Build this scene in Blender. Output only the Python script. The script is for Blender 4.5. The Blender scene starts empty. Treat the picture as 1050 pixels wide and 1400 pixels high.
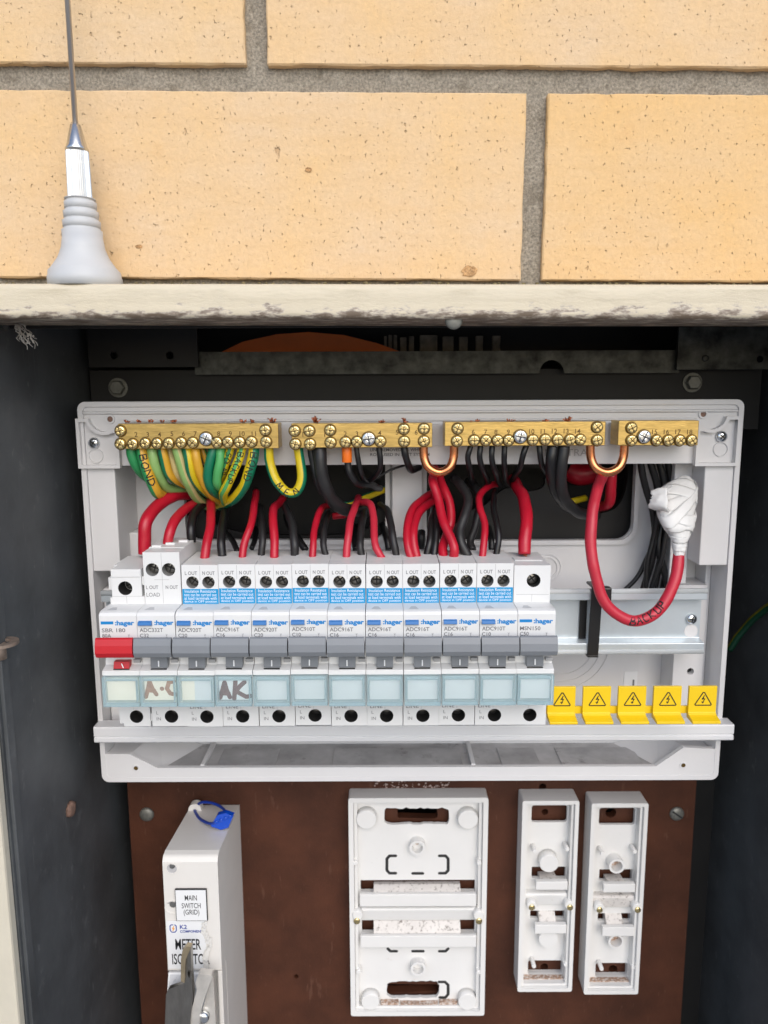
import bpy, math, random
from mathutils import Vector, Matrix, noise
from mathutils.geometry import tessellate_polygon

R = math.radians
S = 0.001          # everything below is written in millimetres
H0 = 1.5           # the lens is 1.5 m above the paving
random.seed(7)
sc = bpy.context.scene
C = sc.collection

# ------------------------------------------------------------------ camera
PITCH, ROLL, FPX = 8.9, -0.22, 1011.0
cam_d = bpy.data.cameras.new('camera')
cam = bpy.data.objects.new('camera', cam_d)
C.objects.link(cam)
CM = Matrix.Rotation(R(90 - PITCH), 4, 'X') @ Matrix.Rotation(R(ROLL), 4, 'Z')
cam.matrix_world = Matrix.Translation((0, 0, H0)) @ CM
cam_d.sensor_fit = 'VERTICAL'
cam_d.sensor_height = 36
cam_d.lens = FPX / 1400 * 36
cam_d.clip_start = 0.01
cam_d.clip_end = 200
cam_d.dof.use_dof = True
cam_d.dof.focus_distance = 0.352
cam_d.dof.aperture_fstop = 13
sc.camera = cam

# ------------------------------------------------------------------ sky, sun, exposure
SUN_EL, SUN_AZ = 38, 14      # azimuth from straight behind the camera, negative = left
world = bpy.data.worlds.new('World')
sc.world = world
world.use_nodes = True
wn = world.node_tree
bg = wn.nodes['Background']
sky = wn.nodes.new('ShaderNodeTexSky')
sky.sky_type = 'NISHITA'
sky.sun_disc = False
sky.sun_elevation = R(SUN_EL)
sky.sun_rotation = R(180 - SUN_AZ)
sky.air_density = 1.0
sky.dust_density = 1.8
sky.ozone_density = 1.0
wn.links.new(sky.outputs[0], bg.inputs[0])
bg.inputs[1].default_value = 0.15
sun_d = bpy.data.lights.new('sun', 'SUN')
sun_d.energy = 1.0
sun_d.angle = R(60)
sun_d.color = (1.0, 0.98, 0.96)
sun = bpy.data.objects.new('sun', sun_d)
C.objects.link(sun)
sdir = Vector((math.sin(R(SUN_AZ)) * math.cos(R(SUN_EL)), -math.cos(R(SUN_AZ)) * math.cos(R(SUN_EL)), math.sin(R(SUN_EL))))
sun.rotation_euler = sdir.to_track_quat('Z', 'Y').to_euler()
sun.location = sdir * 5
sc.view_settings.view_transform = 'Standard'
sc.view_settings.look = 'None'
sc.view_settings.gamma = 1
sc.view_settings.exposure = 0.44


# ------------------------------------------------------------------ helpers
def at(px, py, D):
    """millimetre point on the upright plane D mm in front of the lens"""
    d = CM.to_3x3() @ Vector(((px - 525) / FPX, (700 - py) / FPX, -1))
    k = D / d.y
    return Vector((d.x * k, D, d.z * k))


def rectat(x0, y0, x1, y1, D):
    a, b, c, d = at(x0, y0, D), at(x1, y0, D), at(x0, y1, D), at(x1, y1, D)
    return (a.x + c.x) / 2, (a.z + b.z) / 2, (b.x + d.x) / 2, (c.z + d.z) / 2


def W(v):
    return Vector((v[0] * S, v[1] * S, H0 + v[2] * S))


def catmull(pts, n=6, closed=False):
    pts = [Vector(p) for p in pts]
    if len(pts) < 3:
        return pts
    out = []
    N = len(pts)
    for i in range(N if closed else N - 1):
        if closed:
            p0, p1, p2, p3 = pts[(i - 1) % N], pts[i], pts[(i + 1) % N], pts[(i + 2) % N]
        else:
            p1, p2 = pts[i], pts[i + 1]
            p0 = pts[i - 1] if i else p1 * 2 - p2
            p3 = pts[i + 2] if i + 2 < N else p2 * 2 - p1
        for k in range(n):
            t = k / n
            out.append(0.5 * ((2 * p1) + (p2 - p0) * t + (2 * p0 - 5 * p1 + 4 * p2 - p3) * t * t + (3 * p1 - p0 - 3 * p2 + p3) * t ** 3))
    if not closed:
        out.append(pts[-1])
    return out


_txt = {}


def text_data(s, bold=0.0, align='LEFT'):
    key = (s, bold, align)
    if key in _txt:
        return _txt[key]
    cu = bpy.data.curves.new('t', 'FONT')
    cu.body = s
    cu.offset = bold
    cu.resolution_u = 3
    cu.align_x = align
    cu.space_line = 0.95
    o = bpy.data.objects.new('t', cu)
    C.objects.link(o)
    dg = bpy.context.evaluated_depsgraph_get()
    dg.update()
    me = bpy.data.meshes.new_from_object(o.evaluated_get(dg))
    vs = [v.co.copy() for v in me.vertices]
    fs = [tuple(p.vertices) for p in me.polygons]
    bpy.data.objects.remove(o)
    bpy.data.curves.remove(cu)
    bpy.data.meshes.remove(me)
    _txt[key] = (vs, fs)
    return _txt[key]


class MB:
    def __init__(self):
        self.v, self.f, self.m, self.s = [], [], [], []
        self.cur = 0

    def add(self, vs, fs, smooth=False, mi=None):
        b = len(self.v)
        self.v += [Vector(v) for v in vs]
        for f in fs:
            self.f.append(tuple(b + i for i in f))
            self.m.append(self.cur if mi is None else mi)
            self.s.append(smooth)
        return self

    def box(self, x0, x1, y0, y1, z0, z1, mi=None, M=None):
        if x0 > x1: x0, x1 = x1, x0
        if y0 > y1: y0, y1 = y1, y0
        if z0 > z1: z0, z1 = z1, z0
        vs = [(x, y, z) for x in (x0, x1) for y in (y0, y1) for z in (z0, z1)]
        if M is not None:
            vs = [M @ Vector(v) for v in vs]
        return self.add(vs, [(0, 1, 3, 2), (4, 6, 7, 5), (0, 4, 5, 1), (2, 3, 7, 6), (0, 2, 6, 4), (1, 5, 7, 3)], mi=mi)

    def prism_x(self, yz, x0, x1, mi=None, smooth=False):
        """(y, z) outline extruded along x"""
        ar = sum(yz[i][0] * yz[(i + 1) % len(yz)][1] - yz[(i + 1) % len(yz)][0] * yz[i][1] for i in range(len(yz)))
        if ar < 0: yz = yz[::-1]
        n = len(yz)
        vs = [(x0, y, z) for y, z in yz] + [(x1, y, z) for y, z in yz]
        fs = [tuple(range(n))[::-1], tuple(range(n, 2 * n))]
        self.add(vs, fs, mi=mi)
        return self.add(vs, [(i, (i + 1) % n, n + (i + 1) % n, n + i) for i in range(n)], smooth, mi)

    def plate(self, outer, holes, y0, y1, mi=None, hole_mi=None, smooth_holes=True):
        """(x, z) outline with holes, front face at y0, back at y1"""
        loops = [outer] + list(holes)
        flat = [p for l in loops for p in l]
        tris = tessellate_polygon([[Vector((p[0], p[1], 0)) for p in l] for l in loops])
        n = len(flat)
        vs = [(p[0], y0, p[1]) for p in flat] + [(p[0], y1, p[1]) for p in flat]
        fs = []
        for t in tris:
            a, b, c = [flat[i] for i in t]
            if (b[0] - a[0]) * (c[1] - a[1]) - (b[1] - a[1]) * (c[0] - a[0]) < 0: t = t[::-1]
            fs.append(tuple(t))
            fs.append(tuple(n + i for i in t[::-1]))
        self.add(vs, fs, mi=mi)
        b = 0
        for li, l in enumerate(loops):
            ar = sum(l[i][0] * l[(i + 1) % len(l)][1] - l[(i + 1) % len(l)][0] * l[i][1] for i in range(len(l)))
            ccw = (ar > 0) == (li == 0)
            k = len(l)
            q = []
            for i in range(k):
                j = (i + 1) % k
                f = (b + i, b + n + i, b + n + j, b + j)
                q.append(f if ccw else f[::-1])
            self.add(vs, q, smooth=(li > 0 and k > 12 and smooth_holes), mi=(hole_mi if li and hole_mi is not None else mi))
            b += k
        return self

    def lathe(self, prof, c=(0, 0, 0), axis='Z', n=24, mi=None, smooth=True, cap=True):
        """prof: (radius, height) pairs"""
        vs = []
        for r, h in prof:
            for i in range(n):
                a = 2 * math.pi * i / n
                x, y = r * math.cos(a), r * math.sin(a)
                if axis == 'Z': vs.append((c[0] + x, c[1] + y, c[2] + h))
                elif axis == 'Y': vs.append((c[0] + x, c[1] - h, c[2] + y))      # grows towards the lens
                else: vs.append((c[0] + h, c[1] + x, c[2] + y))
        fs = []
        for k in range(len(prof) - 1):
            for i in range(n):
                j = (i + 1) % n
                fs.append((k * n + i, k * n + j, (k + 1) * n + j, (k + 1) * n + i))
        self.add(vs, fs, smooth, mi)
        if cap:
            b = len(self.v) - len(vs)
            k = (len(prof) - 1) * n
            self.f += [tuple(b + i for i in range(n))[::-1], tuple(b + k + i for i in range(n))]
            self.m += [self.cur if mi is None else mi] * 2
            self.s += [False] * 2
        return self

    def tube(self, pts, r, n=12, mi=None, stripe=None, cap=True, smooth=True, flat=1.0):
        """r: number or list; stripe: (angle0, angle1, mat) faces in that angle window get mat;
        angle 0 looks at the lens"""
        pts = [Vector(p) for p in pts]
        N = len(pts)
        rr = r if isinstance(r, (list, tuple)) else [r] * N
        vs = []
        pn = None
        for i, p in enumerate(pts):
            T = (pts[min(i + 1, N - 1)] - pts[max(i - 1, 0)]).normalized()
            if pn is None:
                ref = Vector((0, -1, 0)) if abs(T.y) < 0.9 else Vector((1, 0, 0))
                Nn = (ref - T * ref.dot(T)).normalized()
            else:
                Nn = (pn - T * pn.dot(T)).normalized()
            pn = Nn
            B = T.cross(Nn)
            for k in range(n):
                a = 2 * math.pi * k / n
                vs.append(p + (Nn * math.cos(a) * flat + B * math.sin(a)) * rr[i])
        fs, ms = [], []
        base = self.cur if mi is None else mi
        b = len(self.v)
        self.v += vs
        for i in range(N - 1):
            for k in range(n):
                j = (k + 1) % n
                self.f.append((b + i * n + k, b + i * n + j, b + (i + 1) * n + j, b + (i + 1) * n + k))
                a = 360 * (k + 0.5) / n
                m = base
                if stripe:
                    a0, a1, mm = -stripe[1], -stripe[0], stripe[2]
                    if (a - a0) % 360 < (a1 - a0) % 360: m = mm
                self.m.append(m)
                self.s.append(smooth)
        if cap:
            self.f += [tuple(b + k for k in range(n))[::-1], tuple(b + (N - 1) * n + k for k in range(n))]
            self.m += [base] * 2
            self.s += [False] * 2
        return self

    def text(self, s, x, z, y, h=None, w=None, bold=0.0, align='LEFT', mi=None, M=None, anchor='L'):
        """flat lettering facing the lens; x,z = lower-left of its box, h,w = box size"""
        vs, fs = text_data(s, bold, align)
        xs = [v.x for v in vs]; ys = [v.y for v in vs]
        sx0, sy0 = min(xs), min(ys)
        kw = (max(xs) - sx0); kh = (max(ys) - sy0)
        sz = h / kh if h else w / kw
        sxx = w / kw if w else sz
        if anchor == 'C': x = x - kw * sxx / 2
        out = [Vector((x + (v.x - sx0) * sxx, y, z + (v.y - sy0) * sz)) for v in vs]
        if M is not None: out = [M @ v for v in out]
        return self.add(out, fs, mi=mi)

    def stroke(self, lines, y, w, mi=None, n=8):
        """flat marker strokes in the x-z plane"""
        e = 0
        for l in lines:
            l = [Vector((p[0], 0, p[1])) for p in l]
            for a, b in zip(l[:-1], l[1:]):
                d = (b - a)
                if d.length < 1e-6: continue
                q = Vector((-d.z, 0, d.x)).normalized() * w / 2
                e += 1
                o = Vector((0, y - e * 0.0006, 0))
                self.add([a - q + o, b - q + o, b + q + o, a + q + o], [(0, 1, 2, 3)], mi=mi)
            for p in l:
                e += 1
                o = y - e * 0.0006
                self.add([(p.x + w / 2 * math.cos(2 * math.pi * i / n), o, p.z + w / 2 * math.sin(2 * math.pi * i / n)) for i in range(n)], [tuple(range(n))], mi=mi)
        return self

    def jitter(self, amp, sc_=0.2, seed=0.0):
        for v in self.v:
            nz = noise.noise_vector(v * sc_ + Vector((seed, seed, seed)))
            v += nz * amp
        return self

    def xf(self, M):
        self.v = [M @ v for v in self.v]
        return self

    def build(self, name, mats, parent=None, bevel=0.0, seg=2, autosmooth=False, subsurf=0):
        """vertices are world mm; the object sits at its parent's origin, or at its own centre"""
        if parent is not None:
            o0 = parent['_o']
        else:
            n = len(self.v)
            lo = [min(v[i] for v in self.v) for i in range(3)]
            hi = [max(v[i] for v in self.v) for i in range(3)]
            o0 = [(lo[0] + hi[0]) / 2, (lo[1] + hi[1]) / 2, lo[2]]
        o0 = Vector(o0)
        me = bpy.data.meshes.new(name)
        me.from_pydata([((v - o0) * S)[:] for v in self.v], [], self.f)
        if not isinstance(mats, (list, tuple)): mats = [mats]
        for m in mats: me.materials.append(m)
        me.polygons.foreach_set('material_index', self.m)
        me.polygons.foreach_set('use_smooth', self.s)
        me.update()
        o = bpy.data.objects.new(name, me)
        C.objects.link(o)
        o['_o'] = list(o0)
        if parent is not None:
            o.parent = parent
        else:
            o.location = W(o0)
        if bevel:
            b = o.modifiers.new('bevel', 'BEVEL')
            b.width = bevel * S
            b.segments = seg
            b.limit_method = 'ANGLE'
            b.angle_limit = R(40)
            b.harden_normals = False
        if subsurf:
            m = o.modifiers.new('sub', 'SUBSURF'); m.levels = m.render_levels = subsurf
        return o


def thing(name, o0, label, cat, group=None):
    o = bpy.data.objects.new(name, None)
    o.empty_display_size = 0.01
    C.objects.link(o)
    o.location = W(o0)
    o['_o'] = list(o0)
    return tag(o, label, cat, group)


def tag(o, label, cat, group=None):
    o['label'] = label
    o['category'] = cat
    if group: o['group'] = group
    return o


def setting(o):
    o['kind'] = 'structure'
    return o


def rrect(x0, z0, x1, z1, r, n=5):
    if x0 > x1: x0, x1 = x1, x0
    if z0 > z1: z0, z1 = z1, z0
    out = []
    for cx, cz, a0 in ((x1 - r, z1 - r, 0), (x0 + r, z1 - r, 90), (x0 + r, z0 + r, 180), (x1 - r, z0 + r, 270)):
        for i in range(n + 1):
            a = R(a0 + 90 * i / n)
            out.append((cx + r * math.cos(a), cz + r * math.sin(a)))
    return out


def circ(x, z, r, n=20):
    return [(x + r * math.cos(2 * math.pi * i / n), z + r * math.sin(2 * math.pi * i / n)) for i in range(n)]


# ------------------------------------------------------------------ materials
def mat(name, col, rough=0.5, metal=0.0, var=0.0, vscale=200, bump=0.0, bscale=800, spec=0.5, dirt=None, dscale=120,
        damt=0.5, dthr=0.55, sss=0.0, coat=0.0, stretch=None, rvar=0.0, streak=None):
    m = bpy.data.materials.new(name)
    m.use_nodes = True
    nt = m.node_tree
    b = nt.nodes['Principled BSDF']
    b.inputs['Roughness'].default_value = rough
    b.inputs['Metallic'].default_value = metal
    b.inputs['Specular IOR Level'].default_value = spec
    if coat: b.inputs['Coat Weight'].default_value = coat
    if sss:
        b.inputs['Subsurface Weight'].default_value = sss
        b.inputs['Subsurface Radius'].default_value = (0.004, 0.003, 0.002)
        b.inputs['Subsurface Scale'].default_value = 0.3
    tc = nt.nodes.new('ShaderNodeTexCoord')
    src = tc.outputs['Object']
    # every object gets its own patch of the pattern
    oi = nt.nodes.new('ShaderNodeObjectInfo')
    ml0 = nt.nodes.new('ShaderNodeMath'); ml0.operation = 'MULTIPLY'; ml0.inputs[1].default_value = 3.7
    va = nt.nodes.new('ShaderNodeVectorMath'); va.operation = 'ADD'
    nt.links.new(oi.outputs['Random'], ml0.inputs[0]); nt.links.new(src, va.inputs[0]); nt.links.new(ml0.outputs[0], va.inputs[1])
    src = va.outputs[0]
    raw = src
    if stretch:
        mp = nt.nodes.new('ShaderNodeMapping')
        mp.inputs['Scale'].default_value = stretch
        nt.links.new(src, mp.inputs[0])
        src = mp.outputs[0]
    colour = None

    def nz(scale, detail=4, rgh=0.6):
        n = nt.nodes.new('ShaderNodeTexNoise')
        n.inputs['Scale'].default_value = scale
        n.inputs['Detail'].default_value = detail
        n.inputs['Roughness'].default_value = rgh
        nt.links.new(src, n.inputs['Vector'])
        return n.outputs['Fac']

    def ramp(fac, a, b_, ca=(0, 0, 0, 1), cb=(1, 1, 1, 1)):
        r = nt.nodes.new('ShaderNodeValToRGB')
        r.color_ramp.elements[0].position = a
        r.color_ramp.elements[1].position = b_
        r.color_ramp.elements[0].color = ca
        r.color_ramp.elements[1].color = cb
        nt.links.new(fac, r.inputs[0])
        return r.outputs[0]
    c = tuple(col) + (1,)
    if var:
        lo = tuple(max(0, x * (1 - var)) for x in col) + (1,)
        hi = tuple(min(1, x * (1 + var)) for x in col) + (1,)
        colour = ramp(nz(vscale), 0.3, 0.7, lo, hi)
    if dirt:
        mx = nt.nodes.new('ShaderNodeMix'); mx.data_type = 'RGBA'
        f = ramp(nz(dscale, 8, 0.7), dthr, dthr + 0.12)
        ml = nt.nodes.new('ShaderNodeMath'); ml.operation = 'MULTIPLY'; ml.inputs[1].default_value = damt
        nt.links.new(f, ml.inputs[0])
        nt.links.new(ml.outputs[0], mx.inputs['Factor'])
        if colour: nt.links.new(colour, mx.inputs['A'])
        else: mx.inputs['A'].default_value = c
        mx.inputs['B'].default_value = tuple(dirt) + (1,)
        colour = mx.outputs['Result']
    if streak:
        # scratches and runs: long thin noise, two directions
        for q_, (sc_, st_) in enumerate(((140, (1, 5, .22)), (170, (3.5, 1.2, .5)))):
            mp = nt.nodes.new('ShaderNodeMapping'); mp.inputs['Scale'].default_value = st_
            mp.inputs['Rotation'].default_value = (R(8), R(25 * q_), R(6))
            nt.links.new(raw, mp.inputs[0])
            n = nt.nodes.new('ShaderNodeTexNoise'); n.inputs['Scale'].default_value = sc_; n.inputs['Detail'].default_value = 5; n.inputs['Roughness'].default_value = .6
            nt.links.new(mp.outputs[0], n.inputs['Vector'])
            f = ramp(n.outputs['Fac'], .66, .70)
            ml = nt.nodes.new('ShaderNodeMath'); ml.operation = 'MULTIPLY'; ml.inputs[1].default_value = .5
            nt.links.new(f, ml.inputs[0])
            mx = nt.nodes.new('ShaderNodeMix'); mx.data_type = 'RGBA'
            nt.links.new(ml.outputs[0], mx.inputs['Factor'])
            if colour: nt.links.new(colour, mx.inputs['A'])
            else: mx.inputs['A'].default_value = c
            mx.inputs['B'].default_value = tuple(streak) + (1,)
            colour = mx.outputs['Result']
    if colour: nt.links.new(colour, b.inputs['Base Color'])
    else: b.inputs['Base Color'].default_value = c
    if rvar:
        rr = nt.nodes.new('ShaderNodeMapRange')
        rr.inputs['To Min'].default_value = max(0.02, rough - rvar)
        rr.inputs['To Max'].default_value = min(1, rough + rvar)
        nt.links.new(nz(bscale * 0.3), rr.inputs['Value'])
        nt.links.new(rr.outputs[0], b.inputs['Roughness'])
    if bump:
        bp = nt.nodes.new('ShaderNodeBump')
        bp.inputs['Strength'].default_value = min(1, bump)
        bp.inputs['Distance'].default_value = 0.0003 * max(1, bump)
        nt.links.new(nz(bscale, 6), bp.inputs['Height'])
        nt.links.new(bp.outputs[0], b.inputs['Normal'])
    return m


def brick_mat(name, tint):
    m = bpy.data.materials.new(name)
    m.use_nodes = True
    nt = m.node_tree
    b = nt.nodes['Principled BSDF']
    b.inputs['Roughness'].default_value = 0.85
    b.inputs['Specular IOR Level'].default_value = 0.25
    tc = nt.nodes.new('ShaderNodeTexCoord')
    L = nt.links.new

    def N(scale, detail=4, rgh=0.6, st=(1, 1, 1), off=0.0):
        mp = nt.nodes.new('ShaderNodeMapping')
        mp.inputs['Scale'].default_value = st
        mp.inputs['Location'].default_value = (off, off, off)
        L(tc.outputs['Object'], mp.inputs[0])
        n = nt.nodes.new('ShaderNodeTexNoise')
        n.inputs['Scale'].default_value = scale
        n.inputs['Detail'].default_value = detail
        n.inputs['Roughness'].default_value = rgh
        L(mp.outputs[0], n.inputs['Vector'])
        return n.outputs['Fac']

    def rp(fac, stops):
        r = nt.nodes.new('ShaderNodeValToRGB')
        cr = r.color_ramp
        while len(cr.elements) < len(stops): cr.elements.new(0.5)
        for e, (p, c) in zip(cr.elements, stops):
            e.position = p
            e.color = c if len(c) == 4 else tuple(c) + (1,)
        L(fac, r.inputs[0])
        return r.outputs[0]

    def mixc(f, a, c, amt=1.0, mode='MIX'):
        mx = nt.nodes.new('ShaderNodeMix'); mx.data_type = 'RGBA'; mx.blend_type = mode
        ml = nt.nodes.new('ShaderNodeMath'); ml.operation = 'MULTIPLY'; ml.inputs[1].default_value = amt
        L(f, ml.inputs[0]); L(ml.outputs[0], mx.inputs['Factor'])
        L(a, mx.inputs['A']) if not isinstance(a, tuple) else None
        if isinstance(c, tuple): mx.inputs['B'].default_value = c + (1,)
        else: L(c, mx.inputs['B'])
        return mx.outputs['Result']
    t = tint
    base = rp(N(22, 4), [(0.3, (t[0] * .97, t[1] * 1.0, t[2] * 1.06)), (0.7, (t[0] * 1.04, t[1] * 0.96, t[2] * 0.76))])
    fine = rp(N(500, 5), [(0.35, (0, 0, 0)), (0.75, (1, 1, 1))])
    base = mixc(fine, base, (t[0] * 0.84, t[1] * 0.80, t[2] * 0.74), 0.55)
    # dark iron specks and small pits, stretched a little along the face
    sp = rp(N(760, 2, 0.55, (1, 1, 0.7)), [(0.66, (0, 0, 0)), (0.73, (1, 1, 1))])
    base = mixc(sp, base, (0.42, 0.26, 0.13), 0.5)
    sp2 = rp(N(170, 3, 0.6, (1, 1, 0.6), 3.1), [(0.69, (0, 0, 0)), (0.72, (1, 1, 1))])
    base = mixc(sp2, base, (0.42, 0.25, 0.12), 0.55)
    dr = rp(N(60, 5, 0.65, (.35, 1, 2.2), 5.5), [(0.45, (0, 0, 0)), (0.72, (1, 1, 1))])
    base = mixc(dr, base, (t[0] * 0.93, t[1] * 0.85, t[2] * 0.70), 0.45)
    st = rp(N(45, 6, 0.7, (1, 1, 1), 9.3), [(0.62, (0, 0, 0)), (0.80, (1, 1, 1))])
    base = mixc(st, base, (0.60, 0.33, 0.15), 0.4)
    L(base, b.inputs['Base Color'])
    add = nt.nodes.new('ShaderNodeMath'); add.operation = 'MULTIPLY_ADD'; add.inputs[1].default_value = -1.6
    L(sp, add.inputs[0]); L(N(300, 6, 0.7), add.inputs[2])
    add2 = nt.nodes.new('ShaderNodeMath'); add2.operation = 'MULTIPLY_ADD'; add2.inputs[1].default_value = -1.2
    L(sp2, add2.inputs[0]); L(add.outputs[0], add2.inputs[2])
    bp = nt.nodes.new('ShaderNodeBump'); bp.inputs['Strength'].default_value = 0.9; bp.inputs['Distance'].default_value = 0.0006
    L(add2.outputs[0], bp.inputs['Height']); L(bp.outputs[0], b.inputs['Normal'])
    return m


M = {}
BR = [brick_mat('buff_brick_%s' % k, t) for k, t in (('a', (0.76, 0.555, 0.345)), ('b', (0.765, 0.535, 0.295)), ('c', (0.755, 0.56, 0.355)))]
M['mortar'] = mat('mortar', (0.30, 0.265, 0.21), 0.95, var=0.42, vscale=900, bump=2.2, bscale=1000, dirt=(0.15, 0.125, 0.09), dscale=120, damt=0.6, dthr=0.55)
M['chip'] = mat('rough_chipped_brick', (0.50, 0.30, 0.14), 0.95, var=0.45, vscale=700, bump=1.5, bscale=900)
M['paving'] = mat('paving', (0.28, 0.27, 0.255), 0.9, var=0.15, vscale=6, bump=0.4, bscale=60)
M['cream'] = mat('cream_paint', (0.60, 0.555, 0.45), 0.5, var=0.05, vscale=60, bump=0.6, bscale=180, dirt=(0.30, 0.24, 0.17), dscale=70, damt=0.5, dthr=0.62)


def ledge_mat():
    m = bpy.data.materials.new('weathered_cream_paint')
    m.use_nodes = True
    nt = m.node_tree; L = nt.links.new
    b = nt.nodes['Principled BSDF']
    b.inputs['Roughness'].default_value = 0.55
    tc = nt.nodes.new('ShaderNodeTexCoord')
    sep = nt.nodes.new('ShaderNodeSeparateXYZ'); L(tc.outputs['Object'], sep.inputs[0])
    mp = nt.nodes.new('ShaderNodeMapping'); mp.inputs['Scale'].default_value = (0.4, 1, 1.3); L(tc.outputs['Object'], mp.inputs[0])
    n1 = nt.nodes.new('ShaderNodeTexNoise'); n1.inputs['Scale'].default_value = 210; n1.inputs['Detail'].default_value = 9; n1.inputs['Roughness'].default_value = 0.72
    L(mp.outputs[0], n1.inputs['Vector'])
    # flaking is worst along the lower edge of the lip (height runs 0..14 mm)
    mr = nt.nodes.new('ShaderNodeMapRange'); mr.inputs['From Min'].default_value = 0.0005; mr.inputs['From Max'].default_value = 0.0085
    mr.inputs['To Min'].default_value = 0.17; mr.inputs['To Max'].default_value = -0.12
    L(sep.outputs[2], mr.inputs['Value'])
    ad = nt.nodes.new('ShaderNodeMath'); ad.operation = 'ADD'; L(n1.outputs['Fac'], ad.inputs[0]); L(mr.outputs[0], ad.inputs[1])
    r = nt.nodes.new('ShaderNodeValToRGB')
    cr = r.color_ramp
    for _ in range(3): cr.elements.new(0.5)
    for e, (p, c) in zip(cr.elements, [(0.0, (0.66, 0.585, 0.44)), (0.55, (0.63, 0.56, 0.42)), (0.58, (0.56, 0.50, 0.41)), (0.62, (0.34, 0.285, 0.23)), (0.70, (0.16, 0.12, 0.085))]):
        e.position = p; e.color = c + (1,)
    L(ad.outputs[0], r.inputs[0]); L(r.outputs[0], b.inputs['Base Color'])
    bp = nt.nodes.new('ShaderNodeBump'); bp.inputs['Strength'].default_value = 0.9; bp.inputs['Distance'].default_value = 0.0006; bp.invert = True
    L(ad.outputs[0], bp.inputs['Height']); L(bp.outputs[0], b.inputs['Normal'])
    return m


M['ledge'] = ledge_mat()
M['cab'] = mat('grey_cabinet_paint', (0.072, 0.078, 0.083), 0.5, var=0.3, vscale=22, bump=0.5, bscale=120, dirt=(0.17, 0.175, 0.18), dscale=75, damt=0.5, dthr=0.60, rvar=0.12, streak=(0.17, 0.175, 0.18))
M['cabshade'] = mat('shaded_cabinet_steel', (0.011, 0.0105, 0.010), 0.6, var=0.25, vscale=40, bump=0.4, bscale=150)  # dark paint, taken darker still to put in the shade under the ledge
M['black_gap'] = mat('unlit_black_void', (0.008, 0.008, 0.008), 0.9)
M['galv'] = mat('shaded_galvanised_steel', (0.065, 0.067, 0.06), 0.5, metal=0.55, var=0.75, vscale=110, bump=0.8, bscale=160)  # galvanised grey with the shade below the ledge put into its colour
M['zinc'] = mat('zinc_plated_steel', (0.60, 0.66, 0.70), 0.30, metal=0.45, var=0.06, vscale=60, bump=0.12, bscale=200, rvar=0.05)
M['zincb'] = mat('zinc_edge_highlight', (0.80, 0.85, 0.88), 0.22, metal=0.35)  # paler zinc, paints the highlight along the rolled rail edges
M['panel'] = mat('brown_insulating_panel', (0.064, 0.0215, 0.0105), 0.6, spec=0.3, var=0.3, vscale=30, bump=0.5, bscale=500, dirt=(0.20, 0.11, 0.08), dscale=420, damt=0.55, dthr=0.655, streak=(0.12, 0.055, 0.035))
M['abs'] = mat('white_enclosure_plastic', (0.69, 0.685, 0.69), 0.42, var=0.02, vscale=40, dirt=(0.42, 0.39, 0.36), dscale=130, damt=0.4, dthr=0.68, bump=0.15, bscale=350)
M['abslip'] = mat('clean_white_plastic', (0.74, 0.745, 0.76), 0.35, dirt=(0.5, 0.48, 0.46), dscale=160, damt=0.3, dthr=0.70)
M['absgrey'] = mat('dusty_grey_plastic', (0.40, 0.395, 0.40), 0.6, var=0.25, vscale=45, dirt=(0.14, 0.13, 0.125), dscale=120, damt=0.7, dthr=0.58)
M['mcb'] = mat('pale_grey_breaker_plastic', (0.70, 0.705, 0.70), 0.4, var=0.015, vscale=60, dirt=(0.5, 0.48, 0.45), dscale=240, damt=0.35, dthr=0.70)
M['mcbtop'] = mat('breaker_terminal_plastic', (0.62, 0.625, 0.62), 0.45, var=0.02, vscale=60, dirt=(0.4, 0.38, 0.36), dscale=240, damt=0.3, dthr=0.66)
M['grey'] = mat('slate_grey_handle_plastic', (0.20, 0.215, 0.235), 0.38, var=0.04, vscale=60, bump=0.1, bscale=600)
M['red_h'] = mat('red_handle_plastic', (0.50, 0.009, 0.018), 0.4, bump=0.1, bscale=600)
M['blue_b'] = mat('blue_button_plastic', (0.02, 0.15, 0.42), 0.4)
M['blue_p'] = mat('printed_blue', (0.0, 0.21, 0.55), 0.5)
M['sticker_b'] = mat('bright_blue_sticker', (0.0, 0.27, 0.56), 0.45, var=0.03, vscale=60)
M['ink'] = mat('printed_grey_ink', (0.15, 0.15, 0.16), 0.6)
M['inklt'] = mat('printed_pale_grey_ink', (0.35, 0.35, 0.35), 0.6)
M['mark'] = mat('faint_moulded_mark', (0.50, 0.51, 0.52), 0.6)
M['inkblk'] = mat('black_ink', (0.012, 0.012, 0.014), 0.55)
M['white'] = mat('white_print', (0.82, 0.84, 0.86), 0.5)
M['marker'] = mat('faded_brown_marker', (0.34, 0.18, 0.11), 0.6, var=0.35, vscale=300)
M['marker2'] = mat('dark_brown_marker', (0.11, 0.05, 0.05), 0.6, var=0.3, vscale=300)
M['hole'] = mat('recess_shade_black', (0.02, 0.02, 0.02), 0.7)  # black on hole walls and slots, stands for the shade inside them
M['wellgrey'] = mat('well_shade_grey', (0.24, 0.24, 0.235), 0.6)  # white plastic wells coloured grey to look shaded inside
M['screwd'] = mat('terminal_screw_steel', (0.34, 0.33, 0.31), 0.3, metal=0.9, var=0.3, vscale=500)
M['screws'] = mat('bright_screw_steel', (0.70, 0.73, 0.76), 0.22, metal=1.0, var=0.1, vscale=400)
M['brass'] = mat('brass_bar_metal', (0.56, 0.39, 0.135), 0.32, metal=0.9, var=0.2, vscale=100, bump=0.25, bscale=300, stretch=(1, 1, 5), rvar=0.08)
M['brass_s'] = mat('brass_screw_metal', (0.80, 0.65, 0.32), 0.2, metal=1.0, var=0.10, vscale=400)
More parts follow.
